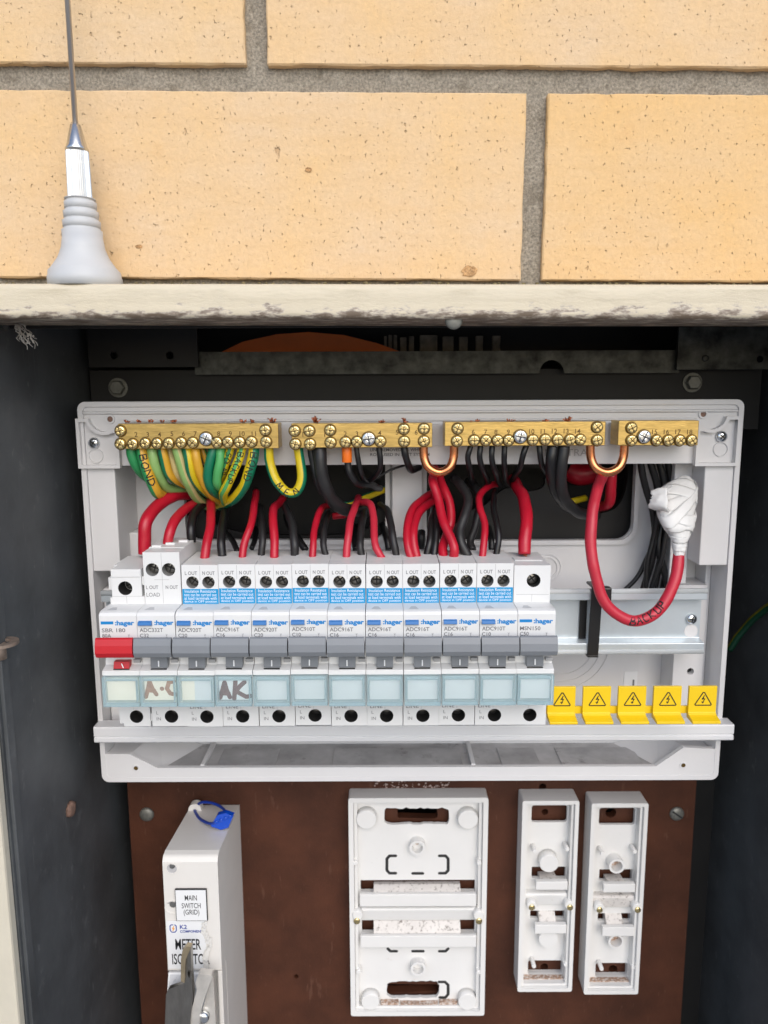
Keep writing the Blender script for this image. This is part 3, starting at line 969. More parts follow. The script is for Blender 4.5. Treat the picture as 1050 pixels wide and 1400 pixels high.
# corner pockets
for side in (0, 1):
    def X(px, py=610):
        return at(px, py, 385).x
    mb = MB()
    if side == 0:
        xs = (at(107, 600, 385).x, at(164, 600, 385).x); cx = at(143, 572, 385).x
    else:
        xs = (at(950, 600, 385).x, at(1009, 600, 385).x); cx = at(971, 570, 385).x
    zt, zb = -10.8, -36.5
    ccx = cx; cz = -9.8; rr_ = 7.8
    def ring_poly(inset):
        x0, x1 = xs[0] + inset, xs[1] - inset
        z0, z1 = zb + inset, zt - inset
        r_ = rr_ + inset
        if side == 0:
            arc_ = [(ccx + r_ * math.cos(R(t)), cz + r_ * math.sin(R(t))) for t in range(184 if inset == 0 else 190, 331 if inset else 356, 12)]
            arc_ = [(x, min(z, z1)) for x, z in arc_ if x < x1]
            return [(x1, z0), (x0, z0), (x0, z1)][::-1][:0] + [(x0, z0), (x0, z1)] + arc_ + [(x1, arc_[-1][1]), (x1, z0)]
        arc_ = [(ccx + r_ * math.cos(R(t)), cz + r_ * math.sin(R(t))) for t in range(184 if inset == 0 else 210, 357 if not inset else 351, 12)]
        arc_ = [(x, min(z, z1)) for x, z in arc_ if x > x0]
        return [(x0, z0), (x0, arc_[0][1])] + arc_ + [(x1, z1), (x1, z0)]
    mb.plate(ring_poly(0)[::-1], [ring_poly(1.7)], 382.6, 386.1)
    mb.build('corner_pocket', M['abs'], enc, bevel=0.35)
    sp = at(127 if side == 0 else 988, 606 if side == 0 else 597, 384)
    rs = MB().plate(circ(sp.x + .3, sp.z - 6.6, 3.9, 24), [circ(sp.x + .3, sp.z - 6.6, 3.4, 24)], 385.4, 386.1)
    rs.build('round_knockout', M['abs'], enc)
    s_ = MB().lathe([(2.9, 0), (2.9, 1.1), (2.4, 1.9), (0.8, 2.2)], (sp.x, 386, sp.z), 'Y', 22)
    for ang in (40, 130):
        s_.box(-1.7, 1.7, 383.62, 384.0, -.3, .3, mi=1, M=Matrix.Translation((sp.x, 0, sp.z)) @ Matrix.Rotation(R(ang), 4, 'Y'))
    s_.build('mounting_screw', [M['screws'], M['hole']], enc)
    q = at(151 if side == 0 else 961, 573 if side == 0 else 566, 386)
    s_ = MB().plate(circ(q.x, q.z, 2.4, 16), [circ(q.x, q.z, 1.5, 16)], 385.2, 386.3)
    s_.build('screw_socket', M['abs'], enc)
    MB().lathe([(1.5, -.2), (1.5, .12)], (q.x, 386.1, q.z), 'Y', 14, smooth=False).build('socket_hole', M['rustbolt'], enc)
# side columns
MB().box(EX0 + 2.6, -141, 386, 418, -92, -36.6).build('side_column', M['abs'], enc, bevel=0.6)
MB().box(-141, -134, 402, 418, -100, -74).build('side_step', M['abs'], enc, bevel=0.6)
MB().box(168.3, EX1 - 2.7, 386, 418, -90, -36.6).build('side_column', M['abs'], enc, bevel=0.6)
MB().box(158.5, 168.2, 401, 418, -104, -36.6).build('side_step', M['abs'], enc, bevel=0.6)
MB().box(180.2, EX1 - 2.8, 404, 418, -186, -90.5).build('side_rib', M['abs'], enc, bevel=0.6)
q = at(944, 918, 400)
mb = MB(); mb.plate([(163.5, -188), (180.0, -188), (180.0, -104.5), (163.5, -104.5)], [circ(q.x, q.z, 2.0, 16)], 400, 404, hole_mi=0)
mb.box(163.5, 180.0, 404.1, 418, -188, -104.5)
mb.build('rail_support', M['abs'], enc, bevel=0.4)
MB().lathe([(1.9, 0), (1.9, .3)], (q.x, 403.8, q.z), 'Y', 14).build('support_hole', M['hole'], enc)
MB().box(-155, -139, 396, 418, -188, -104).build('rail_support', M['abs'], enc, bevel=0.6)
# embossed cable knockouts on the back plate
for px, py, rs_ in ((768, 880, (19, 23.5, 28)), (748, 776, (6, 8))):
    q = at(px, py, 418)
    mb = MB()
    for r_ in rs_:
        mb.plate(circ(q.x, q.z, r_ + .35, 48), [circ(q.x, q.z, r_ - .35, 48)], 417.4, 418.1)
    mb.build('knockout_ring', M['abs'], enc)
q = rectat(854, 919, 872, 940, 416.5)
mb = MB().box(q[0], q[2], 417.6, 417.95, q[3], q[1])
mb.box((q[0] + q[2]) / 2 + 1.2, (q[0] + q[2]) / 2 + 2.2, 417.4, 417.55, q[3], q[3] + 4.5, mi=1)
mb.build('date_sticker', [M['paper'], M['ink']], enc)
# front hinge bar
mb = MB()
mb.prism_x([(377, -177.0), (377.4, -176.2), (386, -176.2), (386, -185.6), (378.0, -185.6), (377, -184.8), (377, -182.6), (377.7, -182.2), (377.7, -181.8), (377, -181.4)], -157.6, 189.0)
mb.build('hinge_bar', M['abslip'], enc, bevel=0.25)
# bottom face
f0 = [(EX0 + 2.5, -210), (EX1 - 2.5, -210)]
pts = [(985, 1024), (935, 1022), (897, 1048), (215, 1050), (177, 1031), (134, 1031)]
up_ = []
for x, y in pts:
    q = at(x, y, 385.2); up_.append((max(EX0 + 2.5, min(EX1 - 2.5, q.x)), q.z))
MB().plate(f0 + up_, [], 385.3, 388).build('bottom_face', M['abs'], enc, bevel=0.5)
q = None
mb = MB()
mb.box(EX0 + 2.6, EX1 - 2.6, 388.1, 417.9, -209.8, -206.4)
mb.build('bottom_tray', M['absgrey'], enc)
mb = MB()
for x0, x1, z_ in ((-95, -62, -205.7), (-30, 44, -205.6), (66, 88, -205.8), (100, 146, -205.7)):
    mb.box(x0, x1, 389, 411, z_ - .6, z_)
mb.build('tray_pad', M['absgrey'], enc, bevel=0.3)
for x0 in (-103.5, 48.5):
    mb = MB().prism_x([(386.2, -205.5), (388, -203.8), (417, -203.8), (417, -206.3), (386.2, -206.3)], x0, x0 + 2.2)
    mb.build('tray_rib', M['abs'], enc, bevel=0.3)
for sx, m_ in ((1, EX0 + 2.8), (-1, EX1 - 2.8)):
    mb = MB()
    mb.add([(m_, 388.2, -206.3), (m_ + sx * 30, 388.2, -206.3), (m_ + sx * 46, 417, -206.3), (m_, 417, -206.3), (m_, 388.2, -197), (m_ + sx * 13, 388.2, -197), (m_ + sx * 20, 417, -197), (m_, 417, -197)],
           [(0, 1, 5, 4), (1, 2, 6, 5), (4, 5, 6, 7), (2, 3, 7, 6), (0, 4, 7, 3)] if sx > 0 else [(0, 4, 5, 1), (1, 5, 6, 2), (4, 7, 6, 5), (2, 6, 7, 3), (0, 3, 7, 4)])
    mb.build('corner_gusset', M['abs'], enc)
for px, py in ((186, 1050), (934, 1046)):
    q = at(px, py, 385.3)
    mb = MB().plate(circ(q.x, q.z, 2.0, 18), [circ(q.x, q.z, 1.25, 18)], 384.9, 385.4)
    mb.lathe([(1.25, 0), (1.25, .1)], (q.x, 385.25, q.z), 'Y', 12, mi=1)
    mb.build('screw_boss', [M['abs'], M['brass_d']], enc)
# printed and moulded writing on the top strip
mb = MB()
q = at(506, 612.5, 386)
mb.text('LINK REMOVED OR WHEN', q.x, -28.4, 386.0, h=1.6, w=28, bold=0.01)
mb.text('ROD USED IN SPLIT SYSTEM', q.x, -30.9, 386.0, h=1.6, w=31, bold=0.01)
mb.build('printed_notice', M['ink'], enc)
q = at(745, 622, 386)
MB().text('NEUTRAL', q.x, -31.2, 385.75, h=3.6, w=25).build('moulded_word', M['absgrey'], enc)

# ---- DIN rail
rail = thing('din_rail', (8, 380, -136), 'zinc plated mounting rail behind the breakers, bare on the right', 'rail')
mb = MB()
RZ1, RZ0 = -102.3, -136.2
prof = [(380, RZ1), (380, RZ1 - 5.0), (386.4, RZ1 - 5.8), (386.4, RZ0 + 5.8), (380, RZ0 + 5.0), (380, RZ0), (381.2, RZ0), (381.2, RZ0 + 4.2), (387.6, RZ0 + 5.2), (387.6, RZ1 - 5.2), (381.2, RZ1 - 4.2), (381.2, RZ1)]
mb.prism_x(prof, -150, 171)
mb.build('rail_profile', M['zinc'], rail, bevel=0.35)
# rolled edges
mb = MB()
mb.tube([(-150, 380.8, RZ1 - .3), (171.2, 380.8, RZ1 - .3)], 1.5, 12); mb.tube([(-150, 380.8, RZ0 + .3), (171.2, 380.8, RZ0 + .3)], 1.5, 12)
mb.build('rolled_edge', M['zincb'], rail)
q = at(945, 846, 386)
mb = MB().lathe([(2.9, 0), (2.9, 1), (2.3, 1.9), (.8, 2.2)], (q.x, 386.3, q.z), 'Y', 22)
for ang in (10, 100): mb.box(-1.7, 1.7, 384.0, 384.4, -.3, .3, mi=1, M=Matrix.Translation((q.x, 0, q.z)) @ Matrix.Rotation(R(ang), 4, 'Y'))
mb.build('screw', [M['screws'], M['hole']], rail)
q = at(945, 863, 386)
mb = MB().lathe([(3.7, 0), (3.7, .08)], (q.x, 386.3, q.z), 'Y', 24, smooth=False)
mb.build('keyhole', M['abs'], rail)

# ---- cable tie on the rail
q0, q1 = at(817, 806, 378), at(815, 893, 378)
mb = MB()
mb.box(q0.x - 2.9, q0.x + 2.9, 378.2, 379.4, RZ0 - 1, RZ1 + 3)
mb.box(q0.x - 2.9, q0.x + 2.9, 378.2, 389.5, RZ1 + 1.8, RZ1 + 3)
mb.box(q0.x - 2.9, q0.x + 2.9, 378.2, 389.5, RZ0 - 2.2, RZ0 - 1)
tie = thing('cable_tie', (q0.x, 379, RZ0), 'black plastic strap wrapped around the bare rail', 'cable tie')
mb.xf(Matrix.Translation(q0) @ Matrix.Rotation(R(1.5), 4, 'Y') @ Matrix.Translation(-q0))
mb.build('strap', M['w_blk'], tie, bevel=0.25)
MB().box(q0.x + 1.4, q0.x + 6.6, 374.5, 379.5, RZ1 - 4.5, RZ1 + 3.2).build('strap_head', M['w_blk'], tie, bevel=0.8)
MB().box(q0.x - 7.0, q0.x - 3.2, 384.8, 386.0, RZ0 + 6, RZ1 - 5.6).build('strap_tail', M['w_blk'], tie, bevel=0.25)

# ================================================================== BREAKERS
SH = 341.0


def lettering_model(mb, model, rating, kind):
    yy = SH - 13.06
    mb.text(':hager', 8.0 if kind == 'rc' else 7.3, -104.3, yy, h=3.0, w=8.9, bold=0.04, mi=1)
    if not kind or kind == 'sw':
        mb.add([(0.8, yy, -103.1), (6.6, yy, -103.1), (6.6, yy, -101.7), (0.8, yy, -101.7)], [(0, 1, 2, 3)], mi=1)
    mb.text(model, 1.1, -106.9, yy, h=1.9, w=10.8 if len(model) > 6 else 9.4, bold=0.012)
    mb.text(rating, 1.1, -109.45, yy, h=1.8, bold=0.012)
    mb.text('6000', 1.3, -111.2, yy, h=1.1, w=3.2)
    mb.stroke([[(1.0, -111.4), (4.8, -111.4), (4.8, -109.85), (1.0, -109.85), (1.0, -111.4)]], yy, 0.12)
    mb.stroke([[(12.3, -111.2), (13.4, -109.2), (14.5, -111.2), (12.3, -111.2)], [(13.4, -108.9), (13.1, -107.9)], [(13.4, -108.9), (13.7, -107.9)], [(12.9, -110.6), (13.9, -110.6)]], yy, 0.13)


def screw_in(mb, x, z, r, y):
    mb.lathe([(r, 0), (r, .5), (r * .85, .9), (r * .3, 1.0)], (x, y, z), 'Y', 18)
    a = random.uniform(0, 90)
    for t in (a, a + 90):
        mb.box(-r * .75, r * .75, y - 1.25, y - .95, -.35, .35, mi=1, M=Matrix.Translation((x, 0, z)) @ Matrix.Rotation(R(t), 4, 'Y'))


def case_mesh(kind):
    DK = 2 if kind in ('sbr', 'msn') else 1
    """local mm: x 0..17.3, y = world depth, z = world height"""
    mb = MB()
    w0, w1 = 0.12, 17.38
    ztop = {'rcbo': -78.2, 'tall': -72.2, 'sbr': -80.3, 'msn': -79.3}[kind]
    # core with nose, concave switch well and card shelf
    nose = SH - 13
    prof = [(SH + 9.5, ztop - .02), (SH + 9.5, -97.4), (nose + 3.0, -97.4), (nose + 1.0, -97.9), (nose, -99.2), (nose, -112.5), (nose + 4.5, -113.8), (nose + 5.5, -118),
            (nose + 4.2, -124.0), (nose - .4, -125.5), (nose - .6, -127.7), (nose + 1.2, -128.0), (nose + 1.2, -143.2), (SH + 9.5, -143.2), (SH + 9.5, -158.8), (SH + 42, -158.8), (SH + 42, -140), (SH + 39, -138), (SH + 39, -99), (SH + 42, -97), (SH + 42, ztop - 4), (SH + 30, ztop - .02)]
    mb.prism_x(prof, w0, w1)
    # upper terminal block
    if kind == 'rcbo':
        mb.plate([(w0, -97.35), (w1, -97.35), (w1, ztop), (w0, ztop)], [circ(5.1, -86.7, 2.95), circ(12.7, -86.7, 2.95)], SH, SH + 9.4, hole_mi=1)
    elif kind == 'tall':
        mb.plate([(w0, -97.35), (w1, -97.35), (w1, ztop), (w0, ztop)], [circ(4.3, -80.6, 3.15), circ(12.0, -80.6, 3.15)], SH, SH + 9.4, hole_mi=1)
        for s_ in range(3):
            mb.box(1.5 + s_ * 4.8, 6.0 + s_ * 4.8, SH + 10 + s_ * 6, SH + 12 + s_ * 6, ztop, ztop + 1.3)
        mb.box(w0, w1, SH + 9.5, SH + 34, ztop + .03, ztop + .4)
    elif kind == 'sbr':
        mb.plate([(w0 + .9, -97.35), (w1, -97.35), (w1, -93.6), (w1 - 1.2, -93.6), (w1 - 1.2, ztop), (w0 + 1.9, ztop), (w0 + 1.9, -94), (w0 + .9, -94)], [circ(8.4, -89.5, 3.4)], SH, SH + 9.4, hole_mi=2)
        mb.box(w0 - .1, w0 + 1.7, SH + 1.5, SH + 9, -90.6, -84.6)
        mb.box(w1 - 1.0, w1 + .1, SH + .5, SH + 9, -88.2, -84)
        mb.box(2.1, w1 - 1.5, SH - .45, SH - .02, -84.0, ztop - .3)
    else:
        mb.plate([(w0, -97.35), (w1, -97.35), (w1, ztop), (w0, ztop)], [circ(9.4, -86.6, 3.3)], SH, SH + 9.4, hole_mi=2)
        mb.box(2, 15.4, SH + 9.6, SH + 17, ztop + .01, ztop + .5)
    # lower terminal block
    if kind == 'sbr':
        mb.plate([(3.6, -159), (16.6, -159), (16.6, -143.3), (1.6, -143.3), (1.6, -157.4), (3.6, -157.4)], [circ(9.9, -154.0, 3.3)], SH, SH + 9.4, hole_mi=2)
        mb.box(16.7, 17.3, SH + .2, SH + 4, -156.6, -152.5)
    else:
        mb.plate([(w0, -159), (w1, -159), (w1, -143.3), (w0, -143.3)], [circ(9.6, -154.0, 3.3)], SH, SH + 9.4, hole_mi=2)
    return mb


def breaker(i, kind, model, rating, label, card):
    x0 = -131.2 + 17.5 * i
    nm = {'sbr': 'main_switch', 'msn': 'isolating_switch'}.get(kind, 'circuit_breaker')
    t = thing(nm, (x0, SH, -118), label, 'switch' if kind in ('sbr', 'msn') else 'circuit breaker', 'switches and breakers in a row on the rail')
    rb = random.Random(i * 7 + 1)
    t.rotation_euler.y = R(rb.uniform(-.28, .28)); t.rotation_euler.x = R(rb.uniform(-.15, .15))
    t.location.y += rb.uniform(-.25, .25) * S; t.location.z += rb.uniform(-.18, .18) * S
    T = Matrix.Translation((x0, 0, 0))
    hdl = {'sbr': 'red_h'}.get(kind, 'grey')
    case_mesh(kind).xf(T).build('case', [M['mcb'], M['wellgrey'], M['hole']], t, bevel=0.28)
    # grooves and moulded details
    mb = MB()
    if kind in ('rcbo', 'tall'):
        mb.box(8.72, 8.86, SH - .03, SH, -85.5 if kind == 'rcbo' else -97, -78.6 if kind == 'rcbo' else -72.6)
        if kind == 'tall': mb.box(5, 12, SH - .03, SH, -85.55, -85.4)
    else:
        mb.box(8.72, 8.86, SH - .03, SH, -97, -93.5)
        mb.box(1.4, 16.8, SH - .03, SH, -93.5, -93.36)
    mb.box(8.72, 8.86, SH - .03, SH, -150.4, -146)
    mb.xf(T).build('moulded_line', M['inklt'], t)
    # terminal screws
    scr = {'rcbo': [(5.1, -86.7, 2.6), (12.7, -86.7, 2.6)], 'tall': [(4.3, -80.6, 2.8), (12.0, -80.6, 2.8)], 'sbr': [(8.4, -89.5, 2.6)], 'msn': [(9.4, -86.6, 2.9)]}[kind]
    for x, z, r_ in scr:
        mb = MB(); screw_in(mb, x, z, r_, SH + (5.5 if kind != 'sbr' else 8.5)); mb.xf(T).build('terminal_screw', [M['screwd'], M['hole']], t)
    mb = MB(); mb.lathe([(3.25, 0), (3.25, .2)], (9.6 if kind != 'sbr' else 9.9, SH + 9.3, -154.0), 'Y', 18)
    mb.lathe([(2.6, .3), (2.6, 1.0), (2, 1.3)], (9.6, SH + 9.3, -153.4), 'Y', 16, mi=1)
    mb.xf(T).build('line_terminal', [M['hole'], M['screwd']], t)
    # print
    mb = MB()
    lettering_model(mb, model, rating, {'sbr': 'sw', 'msn': 'sw'}.get(kind, 'rc'))
    # little arch mark on the step of the nose
    mb.add([(2.6, SH - 9.5, -97.35), (7.2, SH - 9.5, -97.35), (5.9, SH - 5, -97.35), (3.9, SH - 5, -97.35)], [(0, 1, 2, 3)], mi=2)
    mb.xf(T).build('printed_lettering', [M['ink'], M['blue_p'], M['mark']], t)
    mb = MB(); mlow = MB()
    if kind == 'rcbo':
        mb.text('L OUT', 1.7, -83.1, SH - .05, h=1.75, w=5.8, bold=.01); mb.text('N OUT', 10.0, -83.1, SH - .05, h=1.75, w=5.8, bold=.01)
        mlow.text('LINE', 1.6, -149.9, SH - .05, h=1.8, w=6.0)
    if kind == 'tall':
        mb.text('L OUT', 0.9, -90.0, SH - .05, h=1.75, w=5.8, bold=.01); mb.text('N OUT', 10.2, -90.0, SH - .05, h=1.75, w=5.8, bold=.01); mb.text('LOAD', 0.9, -93.7, SH - .05, h=1.9, w=6.4)
    if kind in ('rcbo', 'tall'):
        mlow.text('L', 2.3, -152.9, SH - .05, h=1.6); mlow.text('IN', 2.3, -156.0, SH - .05, h=1.6)
    if mb.v: mb.xf(T).build('terminal_lettering', M['ink'], t)
    if mlow.v: mlow.xf(T).build('line_lettering', M['ink'], t)
    if kind in ('rcbo', 'tall'):
        mb = MB().prism_x([(SH - 13.0, -101.4), (SH - 14.4, -101.9), (SH - 14.8, -103.3), (SH - 13.0, -103.9)], 0.9, 7.0)
        mb.xf(T).build('test_button', M['blue_b'], t, bevel=0.2)
    if kind == 'rcbo':
        st_ = MB().box(0.25, 17.25, SH - .14, SH - .01, -97.2, -89.9).xf(T).build('blue_sticker', M['sticker_b'], t)
        mb = MB()
        for j, s_ in enumerate(('Insulation Resistance', 'test can be carried out', 'at load terminals with', 'device in OFF position')):
            mb.text(s_, 8.75, -91.7 - j * 1.72, SH - .2, h=1.5, w=15.4 - (j == 0) * .6, bold=0.0, anchor='C')
        o = mb.xf(T).build('sticker_lettering', M['white'], st_)
    # handle (tilted paddle) and toggle
    n_ = SH - 13
    mb = MB().prism_x([(SH - 19.4, -108.2), (SH - 18.2, -107.6), (n_ - .2, -113.2), (n_ - .2, -117.2), (SH - 17.4, -117.6), (SH - 19.6, -116.6), (SH - 20.7, -114.4), (SH - 20.3, -111.0)], 0.2, 17.1)
    mb.xf(T).build('switch_handle', M[hdl], t, bevel=0.35)
    mb = MB()
    if kind == 'sbr':
        mb.prism_x([(n_ + 1.6, -121.7), (n_ + .6, -124.8), (n_ + 4, -125.2), (n_ + 6, -121.7)], 5.0, 12.3)
        mb.stroke([[(9.0, -122.4), (9.6, -124.2)]], n_ + .55, .5, mi=1)
    else:
        mb.prism_x([(n_ + 1.2, -117.2), (n_ + 1.0, -124.6), (n_ + 4, -125.4), (n_ + 6, -117.2)], 4.9, 12.7)
        mb.box(8.4, 9.0, n_ + .55, n_ + .98, -123.9, -121.0, mi=1)
    mb.xf(T).build('toggle', [M[hdl], M['white']], t, bevel=0.12)
    mb = MB().box(5.0, 12.4, n_ + .3, n_ + 1.0, -125.35, -124.8)
    mb.box(14.0, 17.1, n_ + 2.2, n_ + 4.9, -122.5, -120.9, mi=1)
    mb.xf(T).build('toggle_slot', [M['hole'], M['inklt']], t)
    # card and clear window
    cd = MB().box(1.0, 16.5, SH - 12.3, SH - 12.0, -141.3, -128.9)
    if card in ('AC', 'AK'):
        ink = 1
        if card == 'AC':
            ls = [[(1.9, -138.6), (3.2, -134.6), (4.0, -131.0), (5.2, -134.6), (6.9, -137.4)], [(2.8, -135.4), (6.0, -135.6)], [(9.6, -134.6), (9.7, -134.7)],
                  [(15.3, -131.0), (13.0, -131.6), (12.0, -134.6), (13.4, -137.0), (16.0, -137.6)]]
        else:
            ls = [[(1.8, -139.2), (3.0, -135.6), (4.1, -131.8), (5.0, -135.6), (6.4, -139.0)], [(2.6, -137.0), (5.8, -137.2)],
                  [(9.2, -131.2), (8.8, -135.5), (8.4, -139.6)], [(13.4, -131.6), (11.2, -133.6), (9.2, -136.0), (11.6, -137.4), (14.0, -138.8), (16.1, -138.4)]]
        cd.stroke(ls, SH - 12.36, 2.0 if card == 'AC' else 2.1, mi=1, n=14)
    cd.xf(T).build('label_card', [M[{'cream': 'card_c', 'AC': 'card_c', 'half': 'card_c', 'AK': 'card_w'}.get(card, 'card_e')], M['marker' if card == 'AC' else 'marker2']], t)
    if card == 'half':
        MB().box(7.5, 16.4, SH - 12.45, SH - 12.33, -141.2, -129).xf(T).build('card_backing', M['card_e'], t)
    mb = MB()
    w_ = SH - 15
    mb.plate([(.35, -141.6), (17.15, -141.6), (17.15, -127.9), (.35, -127.9)], [[(1.6, -140.2), (15.9, -140.2), (15.9, -129.6), (1.6, -129.6)]], w_ - .5, w_ + 2.6, mi=1)
    mb.box(1.62, 15.88, w_ + .35, w_ + .6, -140.18, -129.62)
    mb.prism_x([(w_ - .5, -141.62), (w_ - .8, -142.1), (w_ + 1.4, -142.5), (w_ + 2.6, -141.62)], .35, 17.15, mi=1)
    mb.xf(T).build('label_window', [M['window'], M['wframe']], t, bevel=0.25)
    return t


breaker(0, 'sbr', 'SBR 180', '80A', 'main switch with the bright red handle at the left end of the breaker row', 'cream')
breaker(1, 'tall', 'ADC332T', 'C32', 'breaker with raised terminal block and brown marker A.C on its card', 'AC')
breaker(2, 'rcbo', 'ADC920T', 'C20', 'C20 breaker with an unmarked cream card between the two handwritten cards', 'half')
breaker(3, 'rcbo', 'ADC916T', 'C16', 'C16 breaker with dark handwritten AK on its card', 'AK')
breaker(4, 'rcbo', 'ADC920T', 'C20', 'C20 breaker just right of the one handwritten AK', 'e')
breaker(5, 'rcbo', 'ADC910T', 'C10', 'C10 breaker with an empty card, left of the run of four C16 breakers', 'e')
for j, lb in enumerate(('first from the left of the four adjoining C16 breakers, fed by one pinkish red wire', 'second from the left of the four adjoining C16 breakers, red wire bending left above it',
                        'third from the left of the four adjoining C16 breakers, two red wires bowing left', 'last of the four adjoining C16 breakers, two crossed red wires entering it')):
    breaker(6 + j, 'rcbo', 'ADC916T', 'C16', lb, 'e')
breaker(10, 'rcbo', 'ADC910T', 'C10', 'C10 breaker beside the plain switch at the right end of the row', 'e')
breaker(11, 'msn', 'MSN150', 'C50', 'plain switch without blue sticker at the right end of the row, thick red wire above', 'e')

# ---- yellow busbar cover
yc = thing('busbar_cover', (135, 352, -160), 'yellow busbar cover with five warning tabs right of the breakers', 'busbar cover')
YZ1, YZ0 = -143.4, -157.8
MB().box(80, 166, 352.2, 353.6, -158.4, -154.6).build('cover_strip', M['y_cov'], yc, bevel=0.2)
for j in range(5):
    xa = 81.4 + 17.62 * j; xb = xa + 13.8
    mb = MB()
    mb.prism_x([(350.2, YZ1), (351.9, YZ1), (351.9, -160.0), (344.2, -160.5), (344.2, -159.2), (349.0, -158.0), (350.2, -157.0)], xa, xb)
    tb = mb.build('warning_tab', M['y_cov'], yc, bevel=0.25)
    cx, cz = (xa + xb) / 2 + .3, -150.0
    mb = MB()
    h = 7.2
    tri = [(cx - 4.1, cz - 2.8), (cx - 3.8, cz - 3.2), (cx + 3.8, cz - 3.2), (cx + 4.1, cz - 2.8), (cx + .35, cz + 3.5), (cx - .35, cz + 3.5), (cx - 4.1, cz - 2.8)]
    mb.stroke([tri], 350.12, .55, n=8)
    mb.add([(cx + .5, 350.1, cz + 2.1), (cx - .9, 350.1, cz - .1), (cx + .1, 350.1, cz - .05)], [(0, 1, 2)][:1])
    mb.stroke([[(cx + .5, cz + 1.9), (cx - .7, cz + .0), (cx + .7, cz + .2), (cx - .3, cz - 1.7)]], 350.11, .42, n=6)
    mb.stroke([[(cx - .75, cz - 1.3), (cx - .3, cz - 2.1), (cx + .25, cz - 1.4)]], 350.11, .35, n=6)
    mb.build('warning_triangle', M['inkblk'], tb)

# ================================================================== BRASS BARS
BF, BB = 368.0, 380.6


def bscrew(bar, px, py, big=1.0, mk='brass_s'):
    p = at(px, py, BF)
    r_ = 2.6 * big
    MB().lathe([(r_ + .55, 0), (r_ + .5, .12)], (p.x, BF - .02, p.z), 'Y', 22).build('countersink', M['brass_d'], bar)  # dark ring painted as the shaded recess round the screw
    mb = MB()
    mb.lathe([(r_, -1.5), (r_, 1.2), (r_ * .93, 1.7), (r_ * .55, 2.0), (.2, 2.05)], (p.x, BF, p.z), 'Y', 22)
    a = random.uniform(0, 180)
    for t in (a, a + 90):
        mb.box(-r_ * .86, r_ * .86, BF - 2.22, BF - 1.9, -.26, .26, mi=1, M=Matrix.Translation((p.x, 0, p.z)) @ Matrix.Rotation(R(t), 4, 'Y'))
    for q in range(4):
        t = a + 45 + 90 * q
        mb.box(-.75, .75, BF - 2.3, BF - 1.8, r_ * .30, r_ * .72, M=Matrix.Translation((p.x, 0, p.z)) @ Matrix.Rotation(R(t), 4, 'Y'))
    mb.build('fixing_screw' if mk != 'brass_s' else 'terminal_screw', [M[mk], M['brass_d' if mk == 'brass_s' else 'hole']], bar, bevel=0.12)


def brass_bar(x0, x1, label, screws, fix, nums, yt, yb):
    a, b_ = at(x0, yt, BF), at(x1, yb, BF)
    zt, zb = (at(x0, yt, BF).z + at(x1, yt, BF).z) / 2, (at(x0, yb, BF).z + at(x1, yb, BF).z) / 2
    t = thing('brass_terminal_bar', ((a.x + b_.x) / 2, (BF + BB) / 2, zb), label, 'terminal bar', 'brass terminal bars across the top of the switchboard')
    rh = [at(x, y, BF) for x, y in screws]
    MB().box(a.x, b_.x, BF, BB, zb, zt).build('bar', M['brass'], t, bevel=0.3)
    # feet behind the bar
    mb = MB()
    for f in (0.12, 0.88):
        x = a.x + (b_.x - a.x) * f
        mb.box(x - 4, x + 4, BB + .02, 386.1, zb + 1.5, zt - 1.5)
    mb.build('bar_foot', M['abs'], t)
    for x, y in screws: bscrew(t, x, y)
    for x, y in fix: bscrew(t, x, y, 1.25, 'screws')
    mb = MB()
    for s_, x, y in nums:
        p = at(x, y, BF)
        mb.text(s_, p.x, p.z - 1.2, BF - .04, h=2.4, bold=.012, anchor='C')
    mb.build('stamped_numbers', M['stamp'], t)
    return t


bars = []
bars.append(brass_bar(161, 381, 'long brass earth bar numbered 1 to 11 at the left, green and yellow wires below',
    [(165, 589), (165, 607), (182, 607), (199, 606), (215, 606), (231, 606), (248, 605), (264, 605), (297, 605), (312, 604.5), (328, 604.5), (344, 604), (363, 588), (364, 604)], [(282, 600)],
    [('2', 186, 594), ('3', 202, 594), ('4', 218, 594), ('5', 235, 593), ('6', 251, 593), ('7', 267, 593), ('8', 299, 593), ('9', 315, 593), ('10', 331, 593), ('11', 347, 593)], 579, 613.5))
bars.append(brass_bar(398, 591, 'brass bar numbered 1 to 6 in the middle left, thick black cable below it',
    [(403, 589), (404, 607), (423, 589), (424, 607), (451.5, 588), (452, 605), (472.5, 604.5), (488, 604), (520, 603.5), (552, 586.5), (552.5, 603.5), (579.5, 586), (579.5, 603)], [(504, 600)],
    [('1', 414, 594), ('1', 444, 594), ('2', 472, 593), ('3', 488, 593), ('4', 519, 592), ('5', 543, 591), ('6', 569, 591)], 578.5, 612))
bars.append(brass_bar(608, 827, 'long brass neutral bar numbered 6 to 14, row of thin black wires below',
    [(625.5, 586), (624.5, 603), (648, 602), (664, 602), (680, 602), (695, 602), (728, 601.5), (745, 601), (762, 601), (779, 601), (793, 601), (816, 584), (816, 602)], [(711, 597)],
    [('6', 647, 590.5), ('7', 664, 590.5), ('8', 678, 590.5), ('9', 695, 590.5), ('10', 727, 590), ('11', 742, 590), ('12', 758, 589.5), ('13', 774, 589.5), ('14', 790, 589.5)], 576.5, 609.5))
bars.append(brass_bar(846, 954, 'short brass bar numbered 15 to 18 at the right end',
    [(863, 585), (863, 602), (897, 602), (913, 602), (929, 602), (945, 602)], [(880, 597)],
    [('15', 895, 590.5), ('16', 911, 590.5), ('17', 927, 590.5), ('18', 943, 590.5)], 575, 609))

